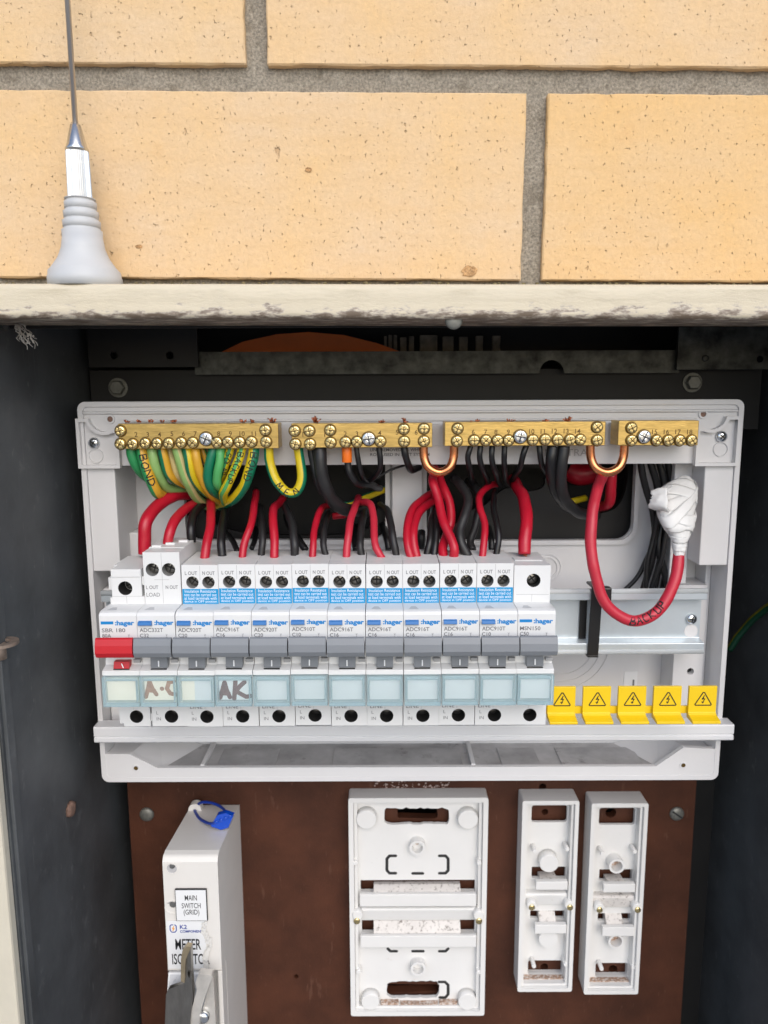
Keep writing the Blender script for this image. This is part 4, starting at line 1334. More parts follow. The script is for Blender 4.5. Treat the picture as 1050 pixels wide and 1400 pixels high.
# ================================================================== WIRES
GLY = {
    'A': [[(0, 0), (.5, 1), (1, 0)], [(.2, .4), (.8, .4)]], 'B': [[(0, 0), (0, 1), (.8, .95), (.8, .6), (0, .5), (.95, .4), (.9, .05), (0, 0)]],
    'C': [[(.9, .9), (.3, 1), (0, .5), (.3, 0), (.9, .1)]], 'D': [[(0, 0), (0, 1), (.7, .9), (1, .5), (.7, .1), (0, 0)]], 'E': [[(.9, 1), (0, 1), (0, 0), (.9, 0)], [(0, .5), (.7, .5)]],
    'K': [[(0, 0), (0, 1)], [(.9, 1), (0, .45), (.9, 0)]], 'L': [[(0, 1), (0, 0), (.8, 0)]], 'N': [[(0, 0), (0, 1), (.9, 0), (.9, 1)]], 'O': [[(.5, 1), (0, .6), (.1, .1), (.6, 0), (1, .4), (.9, .9), (.5, 1)]],
    'P': [[(0, 0), (0, 1), (.8, .95), (.8, .5), (0, .45)]], 'R': [[(0, 0), (0, 1), (.8, .95), (.8, .55), (0, .5), (.9, 0)]], 'S': [[(.9, .9), (.3, 1), (.1, .7), (.8, .4), (.8, .1), (0, 0)]],
    'U': [[(0, 1), (.05, .1), (.5, 0), (.9, .15), (.9, 1)]], 'M': [[(0, 0), (.1, 1), (.5, .3), (.9, 1), (1, 0)]], '3': [[(0, 1), (.9, .9), (.4, .5), (.9, .2), (0, 0)]], '4': [[(.7, 0), (.7, 1), (0, .3), (1, .3)]], 'G': [[(.9, .9), (.3, 1), (0, .5), (.3, 0), (.9, .1), (.9, .5), (.5, .5)]],
}


def wire_text(pts, r, word, s0, lw, lh, gap, parent, rad=.2, material='inkblk'):
    L_ = [0]
    for a, b in zip(pts[:-1], pts[1:]): L_.append(L_[-1] + (b - a).length)

    def frame(s):
        s = max(0, min(L_[-1] - 1e-3, s))
        k_ = 0
        while L_[k_ + 1] < s: k_ += 1
        t = (s - L_[k_]) / (L_[k_ + 1] - L_[k_])
        p = pts[k_].lerp(pts[k_ + 1], t)
        T = (pts[min(k_ + 2, len(pts) - 1)] - pts[max(k_ - 1, 0)]).normalized()
        ref = -p.normalized()
        Nn = (ref - T * ref.dot(T)).normalized()
        return p, T, Nn, T.cross(Nn)
    mb = MB()
    s = s0
    for ch in word:
        jx, jy = random.uniform(-.1, .1), random.uniform(-.08, .08)
        for ln in GLY[ch]:
            q = []
            dense = []
            for (u0, v0), (u1, v1) in zip(ln[:-1], ln[1:]):
                for k_ in range(4): dense.append((u0 + (u1 - u0) * k_ / 4, v0 + (v1 - v0) * k_ / 4))
            dense.append(ln[-1])
            for u, v in dense:
                p, T, Nn, B = frame(s + u * lw)
                off = -((v + jy) - .5) * lh
                ph = off / r
                q.append(p + (Nn * math.cos(ph) + B * math.sin(ph)) * (r + .03))
            mb.tube(q, rad, 6)
        s += lw + gap
    mb.build('handwriting', M[material], parent)


def fray(mb, p, d, n=7, ln=2.0, r_=.22, spread=.5):
    for _ in range(n):
        v = (Vector(d) + Vector((random.uniform(-1, 1), random.uniform(-1, 1), random.uniform(-1, 1))) * spread).normalized()
        a = Vector(p) + Vector((random.uniform(-1, 1), random.uniform(-.6, .6), 0)) * 1.1
        l_ = ln * random.uniform(.5, 1.1)
        mid = a + v * l_ * .6 + Vector((random.uniform(-.5, .5), 0, random.uniform(-.2, .2)))
        mb.tube([a, mid, mid + Vector((random.uniform(-.8, .8), random.uniform(-.4, .4), random.uniform(-.3, .3)))], r_, 5)


def wire(name, label, cat, pts3, rpx, mats, stripe=None, group=None, word=None, tuft=None, foot=None, flat=1.0):
    """pts3: (px, py, depth) controls; rpx: radius in photo pixels"""
    P = [at(x, y, d) for x, y, d in pts3]
    pts = catmull(P, 7)
    dist = pts3[len(pts3) // 2][2]
    r_ = rpx * dist * 1.01 / FPX
    sd = (pts3[0][0] * .37) % 11
    m0 = len(pts) - 1
    pts = [p + noise.noise_vector(p * .07 + Vector((sd, sd, 0))) * min(.8, .16 * rpx) * min(1, i / 6) for i, p in enumerate(pts)]
    mb = MB().tube(pts, [r_ * (1 + .05 * noise.noise(p * .22 + Vector((sd, 0, sd)))) for p in pts], 16, stripe=stripe, flat=flat)
    t = thing(name, P[0], label, cat, group)
    o = mb.build('insulation', [M[m] for m in mats], t)
    if word:
        wd, s0, lw, lh, gap, rad = word
        wire_text(pts, r_, wd, s0, lw, lh, gap, t, rad)
    if tuft or foot:
        mb = MB()
        if tuft:
            q = at(tuft[0], 577.5, 375)
            fray(mb, q, (0, 0, 1), tuft[2] if len(tuft) > 2 else 8, tuft[3] + .8 if len(tuft) > 3 else 2.2, .3, .75)
        if foot:
            fray(mb, P[0] + Vector((0, -1.0, .3)), (0, -.2, -1), 9, 1.3, .2, .4)
        mb.build('copper_strands', M['strand'], t)
    return t


EG = 'earth wires below the left brass bar'
D0 = 373.5
wire('earth_wire', 'plain green earth wire, leftmost under the left brass bar', 'wire', [(179, 609, D0), (181, 628, D0), (189, 643, 377), (203, 655, 385), (225, 668, 398), (250, 676, 410)], 6.6, ['w_grn'], group=EG, tuft=(174, 579), foot=1)
wire('earth_wire', 'green and amber earth wire handwritten BOND at the far left', 'wire', [(193, 609, D0), (196, 628, D0 - 1), (203, 650, D0 - 1), (212, 670, 376), (220, 676, 384), (234, 672, 395), (255, 668, 408)], 7.6, ['w_grn', 'w_amb'], (0, 135, 1), EG, word=('BOND', 5.0, 3.0, 3.6, 1.0, .3), tuft=(190, 579))
wire('earth_wire', 'pale faded green earth wire right of the leftmost BOND wire', 'wire', [(206, 609, D0), (211, 632, D0), (219, 655, 378), (232, 667, 386), (262, 667, 400), (285, 672, 414)], 6.6, ['w_pale', 'w_bei'], (190, 300, 1), EG, tuft=(206, 579), foot=1)
wire('earth_wire', 'deep green and amber earth wire, fourth from the left', 'wire', [(221, 609, D0), (225, 632, D0), (233, 652, 377), (250, 662, 388), (275, 668, 402), (292, 675, 414)], 6.2, ['w_teal', 'w_amb'], (0, 140, 1), EG, tuft=(221, 579), foot=1)
wire('earth_wire', 'cream faded earth wire between deep green neighbours', 'wire', [(230, 609, 377), (236, 630, 377), (243, 650, 379), (258, 664, 390), (280, 672, 408)], 5.8, ['w_bei', 'w_pale'], (200, 280, 1), EG, tuft=(238, 579))
wire('earth_wire', 'light green earth wire with a thin cream edge, sixth from the left', 'wire', [(240, 609, D0 - 1), (247, 632, D0 - 1), (254, 655, 376), (264, 674, 384), (278, 688, 396), (290, 696, 412)], 6.4, ['w_pale', 'w_bei'], (20, 70, 1), EG)
wire('earth_wire', 'dark green and yellow earth wire left of the amber one', 'wire', [(254, 609, D0), (259, 630, D0 - 1), (266, 652, 376), (276, 668, 384), (292, 680, 402)], 6.6, ['w_teal', 'w_yel'], (5, 120, 1), EG, foot=1)
wire('earth_wire', 'mostly amber earth wire under screw 7', 'wire', [(266, 609, D0), (270, 630, D0 - 1), (277, 652, 376), (287, 675, 384), (305, 688, 402)], 6.2, ['w_amb', 'w_grn'], (200, 270, 1), EG, foot=1)
wire('earth_wire', 'narrow green and amber earth wire left of the grey fixing screw', 'wire', [(275, 609, 378), (280, 626, 378), (287, 648, 380), (292, 670, 388), (305, 684, 402)], 4.6, ['w_amb', 'w_lgrn'], (40, 170, 1), EG)
wire('earth_wire', 'glossy dark green earth wire under screw 8', 'wire', [(293, 609, D0), (289, 628, D0 - 1), (285, 650, D0), (289, 668, 379), (301, 678, 392), (310, 684, 410)], 6.6, ['w_teal'], None, EG)
wire('earth_wire', 'light green earth wire right of the glossy dark green one', 'wire', [(302, 609, D0), (300, 630, D0 - 2), (297, 650, D0 - 1), (299, 664, 377), (308, 674, 392)], 6.0, ['w_lgrn'], None, EG, foot=1)
wire('earth_wire', 'yellow and green earth wire handwritten SOLAR', 'wire', [(316, 609, D0), (312, 625, D0), (305, 643, 377), (300, 660, 384), (300, 680, 402)], 5.6, ['w_yel', 'w_grn'], (330, 30, 1), EG, word=('SOLAR', 3.6, 2.0, 2.8, .55, .22), tuft=(332, 578), foot=1)
wire('earth_wire', 'yellow earth wire with green stripe handwritten BACKUP', 'wire', [(332, 609, D0), (327, 625, D0 - 2), (319, 645, D0 - 2), (310, 665, 374), (306, 677, 380), (310, 690, 396)], 6.2, ['w_yel', 'w_lgrn'], (330, 15, 1), EG, word=('BACKUP', 4.2, 2.1, 3.0, .7, .24), foot=1)
wire('earth_wire', 'thick yellow and green earth wire handwritten BOND, rightmost of its bunch', 'wire', [(347, 609, D0), (346, 625, D0 - 2), (342, 645, D0 - 2), (334, 665, 375), (322, 680, 382), (311, 688, 392), (300, 690, 406)], 7.4, ['w_yel', 'w_teal'], (185, 350, 1) if False else (0, 165, 1), EG, word=('BOND', 4.2, 2.6, 3.6, 1.0, .26), tuft=(346, 578))
wire('earth_link', 'looped green and yellow wire joining the two left brass bars', 'wire', [(367, 609, D0), (369, 632, D0), (376, 655, D0 - 1), (390, 672, D0 - 1), (404, 672, D0 - 1), (412, 655, D0 - 1), (411, 632, D0), (407, 609, D0)], 6.6, ['w_yel', 'w_teal'], (185, 330, 1), word=('MEN', 20.5, 2.4, 3.4, 2.6, .26), tuft=(373, 578, 12, 3))

NG = 'black wires below the middle brass bars'
wire('black_cable', 'thick charcoal cable hanging from the middle left brass bar', 'cable', [(437, 609, D0), (438, 632, D0 - 2), (444, 662, D0 - 1), (454, 684, 378), (472, 697, 386), (500, 700, 405)], 9.0, ['w_gry'], tuft=(432, 574, 16, 4.5))
wire('black_wire', 'thin black wire hugging the left side of the thick charcoal cable', 'wire', [(424, 609, D0 + 2), (427, 630, D0 + 2), (433, 652, D0 + 2), (440, 672, 384), (455, 688, 400)], 5, ['w_gry'], group=NG)
t = wire('black_wire', 'black wire with a bright orange sleeve at its top', 'wire', [(474, 609, D0), (475, 632, D0), (479, 648, D0), (489, 661, 377), (504, 664, 388), (520, 668, 405)], 4.7, ['w_blk'], group=NG)
a, b_ = at(474, 610, D0), at(474.5, 632, D0)
MB().tube([a, b_], 2.55, 18).build('orange_sleeve', M['w_org'], t, bevel=.15)
wire('black_wire', 'thin black wire just right of the orange sleeve', 'wire', [(487, 609, D0), (489, 630, D0), (494, 648, 376), (501, 658, 385), (515, 664, 402)], 3.6, ['w_blk'], group=NG)
wire('black_wire', 'thin black wire below number 4 curving back left', 'wire', [(518, 609, D0), (519, 628, D0), (518, 643, 377), (509, 655, 385), (495, 664, 402)], 3.9, ['w_blk'], group=NG, tuft=(521, 577, 8, 2))
wire('black_wire', 'short black wire below number 5 ending over the white divider', 'wire', [(552, 609, D0), (554, 622, D0), (559, 636, 377), (564, 643, 386), (572, 640, 402)], 4.8, ['w_blk'], group=NG, tuft=(554, 573, 9, 3))
for (x0, x1, x2, lb, tf) in ((644, 640, 646, 'leftmost thin black wire under the long neutral bar', (650, 574, 7, 2.4)), (657, 656, 666, 'second thin black wire from the left under the long neutral bar', None), (673, 672, 680, 'third thin black wire from the left under the long neutral bar', None), (690, 690, 691, 'straight thin black wire left of the grey fixing screw on the neutral bar', (697, 573, 8, 2.4))):
    wire('neutral_wire', lb, 'wire', [(x0, 608, D0), (x1, 625, D0), ((x1 + x2) / 2, 642, 378), (x2, 656, 392), (x2 + 4, 664, 410)], 3.9, ['w_blk'], group=NG, tuft=tf)
wire('neutral_wire', 'thin black wire slanting down left under number 10', 'wire', [(720, 608, D0), (715, 625, D0), (710, 640, 380), (702, 654, 398), (695, 662, 414)], 4.0, ['w_blk'], group=NG)
wire('neutral_wire', 'short black wire under number 11, left of the two thick ones', 'wire', [(737, 608, D0), (739, 624, D0), (743, 638, 378), (752, 652, 396)], 3.9, ['w_blk'], group=NG, tuft=(744, 573, 9, 2))
wire('black_cable', 'thick black cable under number 12, left one of the pair', 'cable', [(756, 610, D0 - 2), (753, 632, D0 - 2), (755, 656, 376), (764, 680, 386), (782, 696, 404)], 7.6, ['w_blk'], foot=1)
wire('black_cable', 'thick black cable under number 13, right one of the pair', 'cable', [(771, 610, D0 - 2), (768, 635, D0 - 2), (767, 662, 375), (773, 684, 382), (789, 700, 393), (815, 705, 410)], 7.8, ['w_gry'], tuft=(776, 570, 14, 4), foot=1)
for pts_, lb in (([(579, 606, D0), (580, 626, D0), (587, 640, D0 - 1), (601, 646, D0 - 1), (614, 640, D0 - 1), (620, 626, D0), (621, 606, D0)], 'bare copper U link joining the two middle brass bars'),
                 ([(807, 606, D0), (808, 626, D0), (815, 640, D0 - 1), (830, 646, D0 - 1), (845, 640, D0 - 1), (852, 626, D0), (854, 606, D0)], 'bare copper U link joining the two right brass bars')):
    P = catmull([at(*q) for q in pts_], 8)
    tag(MB().tube(P, 2.2, 18).build('copper_link', M['copper']), lb, 'copper link', 'copper links between brass bars')

RG, BG = 'red wires entering the breakers', 'black wires entering the breakers'
red = [
    ('thick red wire arching into the red handled main switch', [(198, 757, 366), (197, 738, 366), (200, 714, 368), (216, 692, 378), (240, 678, 390), (262, 674, 404)], 8.6, 'w_red'),
    ('red wire arching into the breaker with the A.C card', [(229, 746, 360), (232, 728, 362), (240, 710, 368), (254, 695, 380), (272, 688, 396), (290, 688, 410)], 6.6, 'w_red'),
    ('red wire into the C20 breaker between the two handwritten cards', [(279.5, 766, 357), (283, 742, 361), (287, 715, 370), (289, 694, 384), (287, 680, 404)], 6.3, 'w_red'),
    ('red wire into the breaker handwritten AK', [(331, 765, 357), (335, 742, 361), (343, 716, 368), (348, 690, 382), (350, 672, 404)], 5.2, 'w_red'),
    ('red wire into the C20 breaker right of AK', [(375, 765, 357), (374, 740, 361), (374, 710, 370), (376, 694, 382), (388, 682, 404)], 5.8, 'w_red'),
    ('slim red wire into the C10 breaker left of the four C16 breakers', [(427, 765, 357), (428, 742, 361), (431, 716, 370), (437, 698, 382), (450, 690, 404)], 4.7, 'w_red'),
    ('pinkish red wire into the first of the four C16 breakers', [(473.5, 765, 357), (475, 738, 361), (478, 712, 370), (484, 694, 382), (490, 680, 404)], 5.2, 'w_red2'),
    ('faded red wire hooking left above the second of the four C16 breakers', [(523, 765, 357), (515, 748, 360), (511, 728, 366), (510, 705, 374), (506, 689, 382), (496, 686, 392), (484, 692, 406)], 5.0, 'w_red2'),
    ('left one of the two red wires bowing into the third C16 breaker', [(563, 766, 357), (558, 745, 360), (557, 718, 368), (564, 695, 380), (580, 681, 392), (598, 670, 408)], 5.4, 'w_red'),
    ('right one of the two red wires bowing into the third C16 breaker', [(571, 765, 358), (566, 745, 361), (566, 718, 368), (575, 697, 380), (592, 685, 393), (606, 674, 408)], 5.6, 'w_red'),
    ('front one of the two crossed red wires above the last C16 breaker', [(620, 765, 357), (620, 748, 357), (612, 726, 362), (604, 704, 368), (597, 680, 374), (592, 656, 380), (594, 640, 392)], 6.2, 'w_red'),
    ('rear one of the two crossed red wires above the last C16 breaker', [(607, 766, 358), (606, 748, 363), (612, 730, 370), (617, 712, 374), (613, 684, 380), (602, 656, 388), (600, 642, 396)], 6.2, 'w_red'),
    ('slim red wire into the C10 breaker beside the right end switch', [(659, 765, 357), (662, 742, 361), (662, 718, 367), (656, 695, 374), (656, 678, 384), (668, 665, 400), (680, 662, 412)], 4.8, 'w_red'),
    ('thick straight red wire into the switch at the right end of the row', [(717, 758, 360), (717, 735, 363), (719, 708, 370), (716, 682, 384), (706, 662, 402), (700, 655, 414)], 8.2, 'w_red'),
]
for j, (lb, p_, r_, m_) in enumerate(red):
    wire('red_wire', lb, 'wire', p_, r_, [m_], group=RG, foot=(1 if j in (4, 13) else None))
blk = [
    ('black wire behind the A.C breaker, short copper ends showing', [(262, 742, 369), (262, 722, 371), (267, 700, 382), (280, 686, 400)], 6.0, 'w_blk', 1),
    ('black wire into the C20 breaker between the handwritten cards', [(304, 762, 362), (302, 740, 365), (304, 716, 376), (308, 696, 400)], 5.8, 'w_blk', None),
    ('black wire into the breaker handwritten AK', [(357, 761, 362), (358, 740, 364), (358, 716, 374), (355, 694, 398)], 4.8, 'w_gry', None),
    ('black wire into the C20 breaker right of AK', [(403, 762, 362), (402, 742, 363), (399, 716, 372), (391, 694, 392), (384, 684, 410)], 5.6, 'w_gry', None),
    ('black wire into the C10 breaker left of the four C16 breakers', [(446, 761, 362), (442, 742, 364), (443, 720, 374), (449, 702, 400)], 4.6, 'w_gry', None),
    ('black wire into the first of the four C16 breakers', [(494.5, 761, 362), (492, 742, 364), (494, 716, 376), (498, 698, 402)], 4.8, 'w_gry', None),
    ('black wire curving into the second of the four C16 breakers', [(542, 761, 362), (539, 742, 363), (535, 722, 368), (530, 700, 382), (520, 690, 404)], 5.0, 'w_gry', None),
    ('left one of two black wires into the third C16 breaker', [(583, 761, 363), (587, 738, 366), (590, 712, 376), (594, 692, 400)], 4.8, 'w_blk', None),
    ('right one of two black wires into the third C16 breaker', [(593, 761, 362), (596, 738, 366), (597, 712, 376), (598, 692, 402)], 4.8, 'w_blk', None),
    ('bent black wire into the last of the four C16 breakers', [(640, 761, 360), (631, 742, 362), (630, 724, 366), (637, 704, 370), (640, 686, 376), (632, 664, 386), (620, 654, 402)], 6.4, 'w_gry', None),
    ('outer black wire curving above the last C16 breaker', [(646, 752, 374), (643, 738, 378), (650, 718, 382), (656, 694, 386), (652, 672, 394), (640, 658, 410)], 5.2, 'w_gry', None),
    ('thin black wire into the C10 breaker beside the end switch', [(678, 761, 362), (682, 738, 364), (679, 714, 370), (674, 690, 382), (676, 672, 404)], 4.4, 'w_blk', None),
]
for lb, p_, r_, m_, f_ in blk:
    wire('black_wire', lb, 'wire', p_, r_, [m_], group=BG, foot=f_)
# stubs of unused cable further back
for k_, (p_, r_, lb) in enumerate((([(418, 752, 398), (408, 738, 402), (398, 722, 410), (392, 705, 424)], 5, 'dark cable slanting back behind the C20 breaker'),
                   ([(325, 755, 398), (318, 740, 404), (305, 722, 416)], 4, 'dark cable slanting back behind the breaker handwritten AK'),
                   ([(344, 750, 400), (348, 738, 406), (350, 722, 420)], 3.6, 'thin dark cable stub behind the breaker handwritten AK'),
                   ([(532, 752, 402), (530, 735, 406), (522, 718, 420)], 5, 'dark cable stub in the corner of the left opening'),
                   ([(575, 750, 405), (576, 735, 405), (576, 727, 408)], 5.5, 'short black post in front of the white divider'),
                   ([(487, 752, 402), (486, 738, 408), (486, 720, 420)], 5, 'dark cable stub behind the first C16 breaker'),
                   ([(672, 752, 402), (672, 735, 406), (668, 722, 420)], 4.6, 'dark cable stub behind the right C10 breaker'))):
    wire('dark_cable', lb, 'cable', p_, r_, ['w_blk'], group='cable stubs behind the breakers')
wire('black_wire', 'fine black wire running up right across the left opening', 'wire', [(497, 664, 396), (512, 655, 396), (535, 642, 396), (560, 634, 398)], 1.6, ['w_blk'], group=NG)
wire('earth_wire', 'dim yellow and green wire inside the left opening', 'wire', [(466, 690, 404), (480, 690, 404), (500, 680, 410), (530, 668, 422)], 4.6, ['w_yel', 'w_teal'], (40, 180, 1))
wire('red_wire', 'dark red wire lying across the back of the left opening', 'wire', [(455, 706, 402), (475, 704, 402), (500, 696, 412)], 4.6, ['w_red'])
wire('red_wire', 'red wire deep inside the round hole behind the right copper link', 'wire', [(836, 648, 402), (834, 668, 404), (831, 688, 410), (815, 694, 424)], 7.0, ['w_red'])
wire('yellow_wire', 'dim yellow wire visible in the round hole at the right', 'wire', [(772, 688, 436), (785, 684, 436), (800, 680, 440)], 4.5, ['w_yel'])
wire('red_wire', 'dark red cable deep behind the thick black pair', 'cable', [(778, 640, 446), (795, 648, 444), (815, 640, 446)], 16, ['w_red'])
# the taped off loop
lp = [(826, 646, 392), (818, 664, 384), (811, 692, 376), (808, 725, 371), (809, 757, 368), (814, 789, 366), (823, 816, 365), (841, 839, 364), (867, 850, 364), (893, 839, 364), (913, 816, 366), (925, 789, 368), (929, 759, 371), (930, 735, 374)]
tl = wire('backup_cable', 'thick red cable looping over the rail, handwritten along its lowest bend', 'cable', lp, 8.0, ['w_red2'])
P = catmull([at(*q) for q in lp], 7)
r_ = 8.0 * 366 * 1.01 / FPX
# arc length where x = 860
s = 0; s0 = 0
for a, b_ in zip(P[:-1], P[1:]):
    s += (b_ - a).length
    if b_.x >= at(857, 848, 364).x and b_.z < at(857, 800, 364).z: s0 = s; break
wire_text(P, r_, 'BACKUP', s0, 2.7, 3.9, .95, tl, .36)

# white tape around its end: a lumpy core with separate overlapping turns of tape
AX = [(928, 758, 371, 7.0, 7.0), (928.5, 748, 371.5, 8.4, 7.8), (929, 738, 372, 9.4, 8.6), (929, 730, 373, 13.5, 10), (927, 720, 374, 19.5, 11.5), (925.5, 708, 376, 23, 12.5), (925, 696, 378, 25, 13), (923.5, 684, 380, 27, 13), (925, 674, 382, 26, 12.5), (929, 665, 384, 21, 11), (934, 657, 386, 14, 9), (937, 651, 388, 5, 5)]


def tape_pt(h, a, off=0.0, seed=0.0):
    """h runs 0..11 up the lump, a = angle round it (0 = right, 270 deg = towards the lens)"""
    h = max(0, min(10.999, h))
    k_ = int(h); t = h - k_
    px, py, d, rx, ry = [AX[k_][q] + (AX[k_ + 1][q] - AX[k_][q]) * t for q in range(5)]
    c_ = at(px, py, d)
    sx, sy = math.cos(a), math.sin(a)
    sq = (abs(sx) ** 2.6 + abs(sy) ** 2.6) ** (-1 / 2.6)
    f = 1 + .07 * noise.noise(Vector((sx * 1.5, sy * 1.5, h * .6 + seed))) + .035 * noise.noise(Vector((sx * 5, sy * 5, h * 1.3 + seed * 2)))
    return c_ + Vector(((rx * .366 * f + off) * sx * sq, (ry * .40 * f + off) * sy * sq, .25 * math.sin(3 * a + h)))


tape = thing('tape_wrap', at(929, 750, 372), 'crumpled white electrical tape wrapped round the end of the looped red cable', 'tape')
n = 56; J = 60
vs = [tape_pt(11 * j / (J - 1), 2 * math.pi * i / n) for j in range(J) for i in range(n)]
mb = MB().add(vs, [(j * n + i, (j + 1) * n + i, (j + 1) * n + (i + 1) % n, j * n + (i + 1) % n) for j in range(J - 1) for i in range(n)], True)
mb.add([vs[i] for i in range(n)], [tuple(range(n))]); mb.add([vs[(J - 1) * n + i] for i in range(n)], [tuple(range(n))[::-1]])
mb.build('tape_core', M['tape'], tape)
for k_, (hc_, wd_, tilt, ph, off) in enumerate(((1.2, 1.0, .25, 0, .25), (2.6, 1.0, .5, .5, .35), (3.7, 1.2, -.7, .2, .5), (4.7, 1.3, .8, .9, .45), (5.7, 1.3, -.9, 2.4, .7), (6.6, 1.4, 1.1, 2.0, .55), (7.6, 1.5, -1.2, .6, .8), (8.4, 1.5, 1.6, 3.6, .6), (7.2, 1.6, 2.6, 1.0, 1.0))):
    n = 64; m_ = 6
    vs = []
    a0_ = k_ * 1.7
    for i in range(n + 1):
        a = a0_ + 2 * math.pi * i / n * 1.02
        for j in range(m_ + 1):
            v = j / m_ - .5
            ed = noise.noise(Vector((i * .16, k_ * 5.0, j * .1))) * .10 * (1 if abs(v) > .45 else .2)
            wr = .16 * math.sin((v * 9 + i * .13 + k_) * 2.1) * noise.noise(Vector((i * .12, v * 3, k_ * 2.0))) * 2
            vs.append(tape_pt(hc_ + tilt * math.sin(a + ph) + v * wd_ + ed, a, off + wr + (-.12 if abs(v) > .45 else 0), k_))
    fs = [(i * (m_ + 1) + j, i * (m_ + 1) + j + 1, (i + 1) * (m_ + 1) + j + 1, (i + 1) * (m_ + 1) + j) for i in range(n) for j in range(m_)]
    o = MB().add(vs, fs, True).build('tape_turn', M['tape'], tape)
    sm = o.modifiers.new('thickness', 'SOLIDIFY'); sm.thickness = .00022; sm.offset = 0
# the loose torn end sticking out to the left
rows = [[(889, 671, 375), (899, 668, 373), (911, 666, 371)], [(891, 678, 373), (901, 676, 371), (912, 676, 369)], [(889, 685, 373), (900, 684, 369.5), (913, 686, 367.5)], [(886, 692, 374), (898, 692, 370), (912, 695, 367)], [(892, 697, 375), (902, 698, 372), (914, 702, 369)]]
g_ = [[at(*p) for p in rw_] for rw_ in rows]
fine = []
for rw_ in g_: fine.append(catmull(rw_, 5))
cols = [catmull([f_[c] for f_ in fine], 4) for c in range(len(fine[0]))]
nr, nc = len(cols[0]), len(cols)
vs = []
for c in range(nc):
    for q_ in range(nr):
        v = cols[c][q_].copy()
        v += noise.noise_vector(v * .45) * .55 + Vector((noise.noise(Vector((q_ * .9, 3, 1))) * 1.3 * (1 - c / nc), 0, 0))
        vs.append(v)
o = MB().add(vs, [(c * nr + q_, c * nr + q_ + 1, (c + 1) * nr + q_ + 1, (c + 1) * nr + q_) for c in range(nc - 1) for q_ in range(nr - 1)], True).build('torn_end', M['tape'], tape)
sm = o.modifiers.new('thickness', 'SOLIDIFY'); sm.thickness = .0012; sm.offset = -1

# black bundle behind the rail on the right
BN = 'black cables bundled behind the right end of the rail'
bun = [([(873, 612, 400), (882, 665, 402), (892, 700, 404), (896, 735, 404), (890, 770, 406), (876, 815, 408)], 4.6, 'black cable on the left side of the bundle beside the white tape'),
       ([(884, 612, 403), (898, 665, 404), (900, 705, 406), (905, 745, 406), (900, 780, 408), (892, 815, 409)], 4.8, 'second black cable of the bundle beside the white tape'),
       ([(896, 612, 405), (908, 665, 406), (906, 710, 405), (900, 745, 404), (908, 780, 404), (918, 815, 406)], 4.8, 'black cable crossing the middle of the bundle'),
       ([(910, 612, 406), (918, 665, 408), (914, 710, 409), (916, 750, 409), (912, 780, 410), (905, 815, 410)], 5.0, 'rear black cable in the middle of the bundle'),
       ([(925, 612, 408), (928, 665, 410), (922, 710, 411), (918, 750, 411), (918, 815, 411)], 5.0, 'rightmost black cable of the bundle, mostly hidden by white tape'),
       ([(898, 730, 411), (886, 760, 411), (870, 790, 411), (845, 815, 411)], 3.2, 'thin black cable fanning out to the left below the bundle'),
       ([(899, 700, 400), (893, 735, 402), (885, 770, 402), (882, 812, 402)], 3.4, 'thin black cable standing in front of the bundle'),
       ([(912, 720, 401), (905, 760, 401), (896, 790, 402), (888, 814, 402)], 3.6, 'thin black cable leaning left under the white tape')]
for p_, r_, lb in bun: wire('black_cable', lb, 'cable', p_, r_, ['w_blk'], group=BN)
# green-yellow wire arcing out of the right hand void
wire('earth_wire', 'dim green and yellow wire arcing at the right edge beside the cabinet wall', 'wire', [(997, 888, 440), (1010, 870, 436), (1028, 848, 428), (1048, 832, 416), (1060, 825, 408)], 5.0, ['w_dim', 'w_dim_yel'], (60, 130, 1))

# ================================================================== ANTENNA
ac = at(117, 388, 323); ac = Vector((ac.x, 323, 45.4))
ant = thing('antenna', ac, 'whip antenna with grey rubber foot standing on the left of the ledge', 'antenna')
mb = MB()
pr = [(14.9, 0), (14.9, 4.2), (14.6, 4.6), (14.4, 6.6), (12.9, 8.2), (10.3, 12.0), (8.7, 16.0), (8.0, 20.5)]
z = 20.5
for k_ in range(4):
    r0 = 8.0 - k_ * .55
    pr += [(r0, z), (r0 + .1, z + 2.6), (r0 - .7, z + 3.1), (r0 - .75, z + 3.7)]
    z += 3.75
pr += [(6.3, z), (6.0, z + .4)]
mb.lathe(pr, ac, 'Z', 40)
mb.build('rubber_foot', M['antgrey'], ant)
mb = MB()
zc = z + .4
nn = 36
vs = []
hs = [(zc, 4.75), (zc + 18.5, 4.45)]
for h_, r_ in hs:
    for i in range(nn * 2):
        a = math.pi * i / nn
        rr_ = r_ * (1 if i % 2 else .89)
        vs.append((ac.x + rr_ * math.cos(a), ac.y + rr_ * math.sin(a), ac.z + h_))
mb.add(vs, [(i, (i + 1) % (2 * nn), 2 * nn + (i + 1) % (2 * nn), 2 * nn + i) for i in range(2 * nn)])
mb.lathe([(4.6, zc + 18.4), (4.6, zc + 19.4), (4.1, zc + 20.2), (2.1, zc + 28.5), (1.6, zc + 28.8)], ac, 'Z', 28)
mb.build('knurled_collar', M['chrome'], ant)
MB().tube([(ac.x, ac.y, ac.z + zc + 28), (ac.x, ac.y, ac.z + 300)], 1.1, 14).build('whip', M['steelrod'], ant)

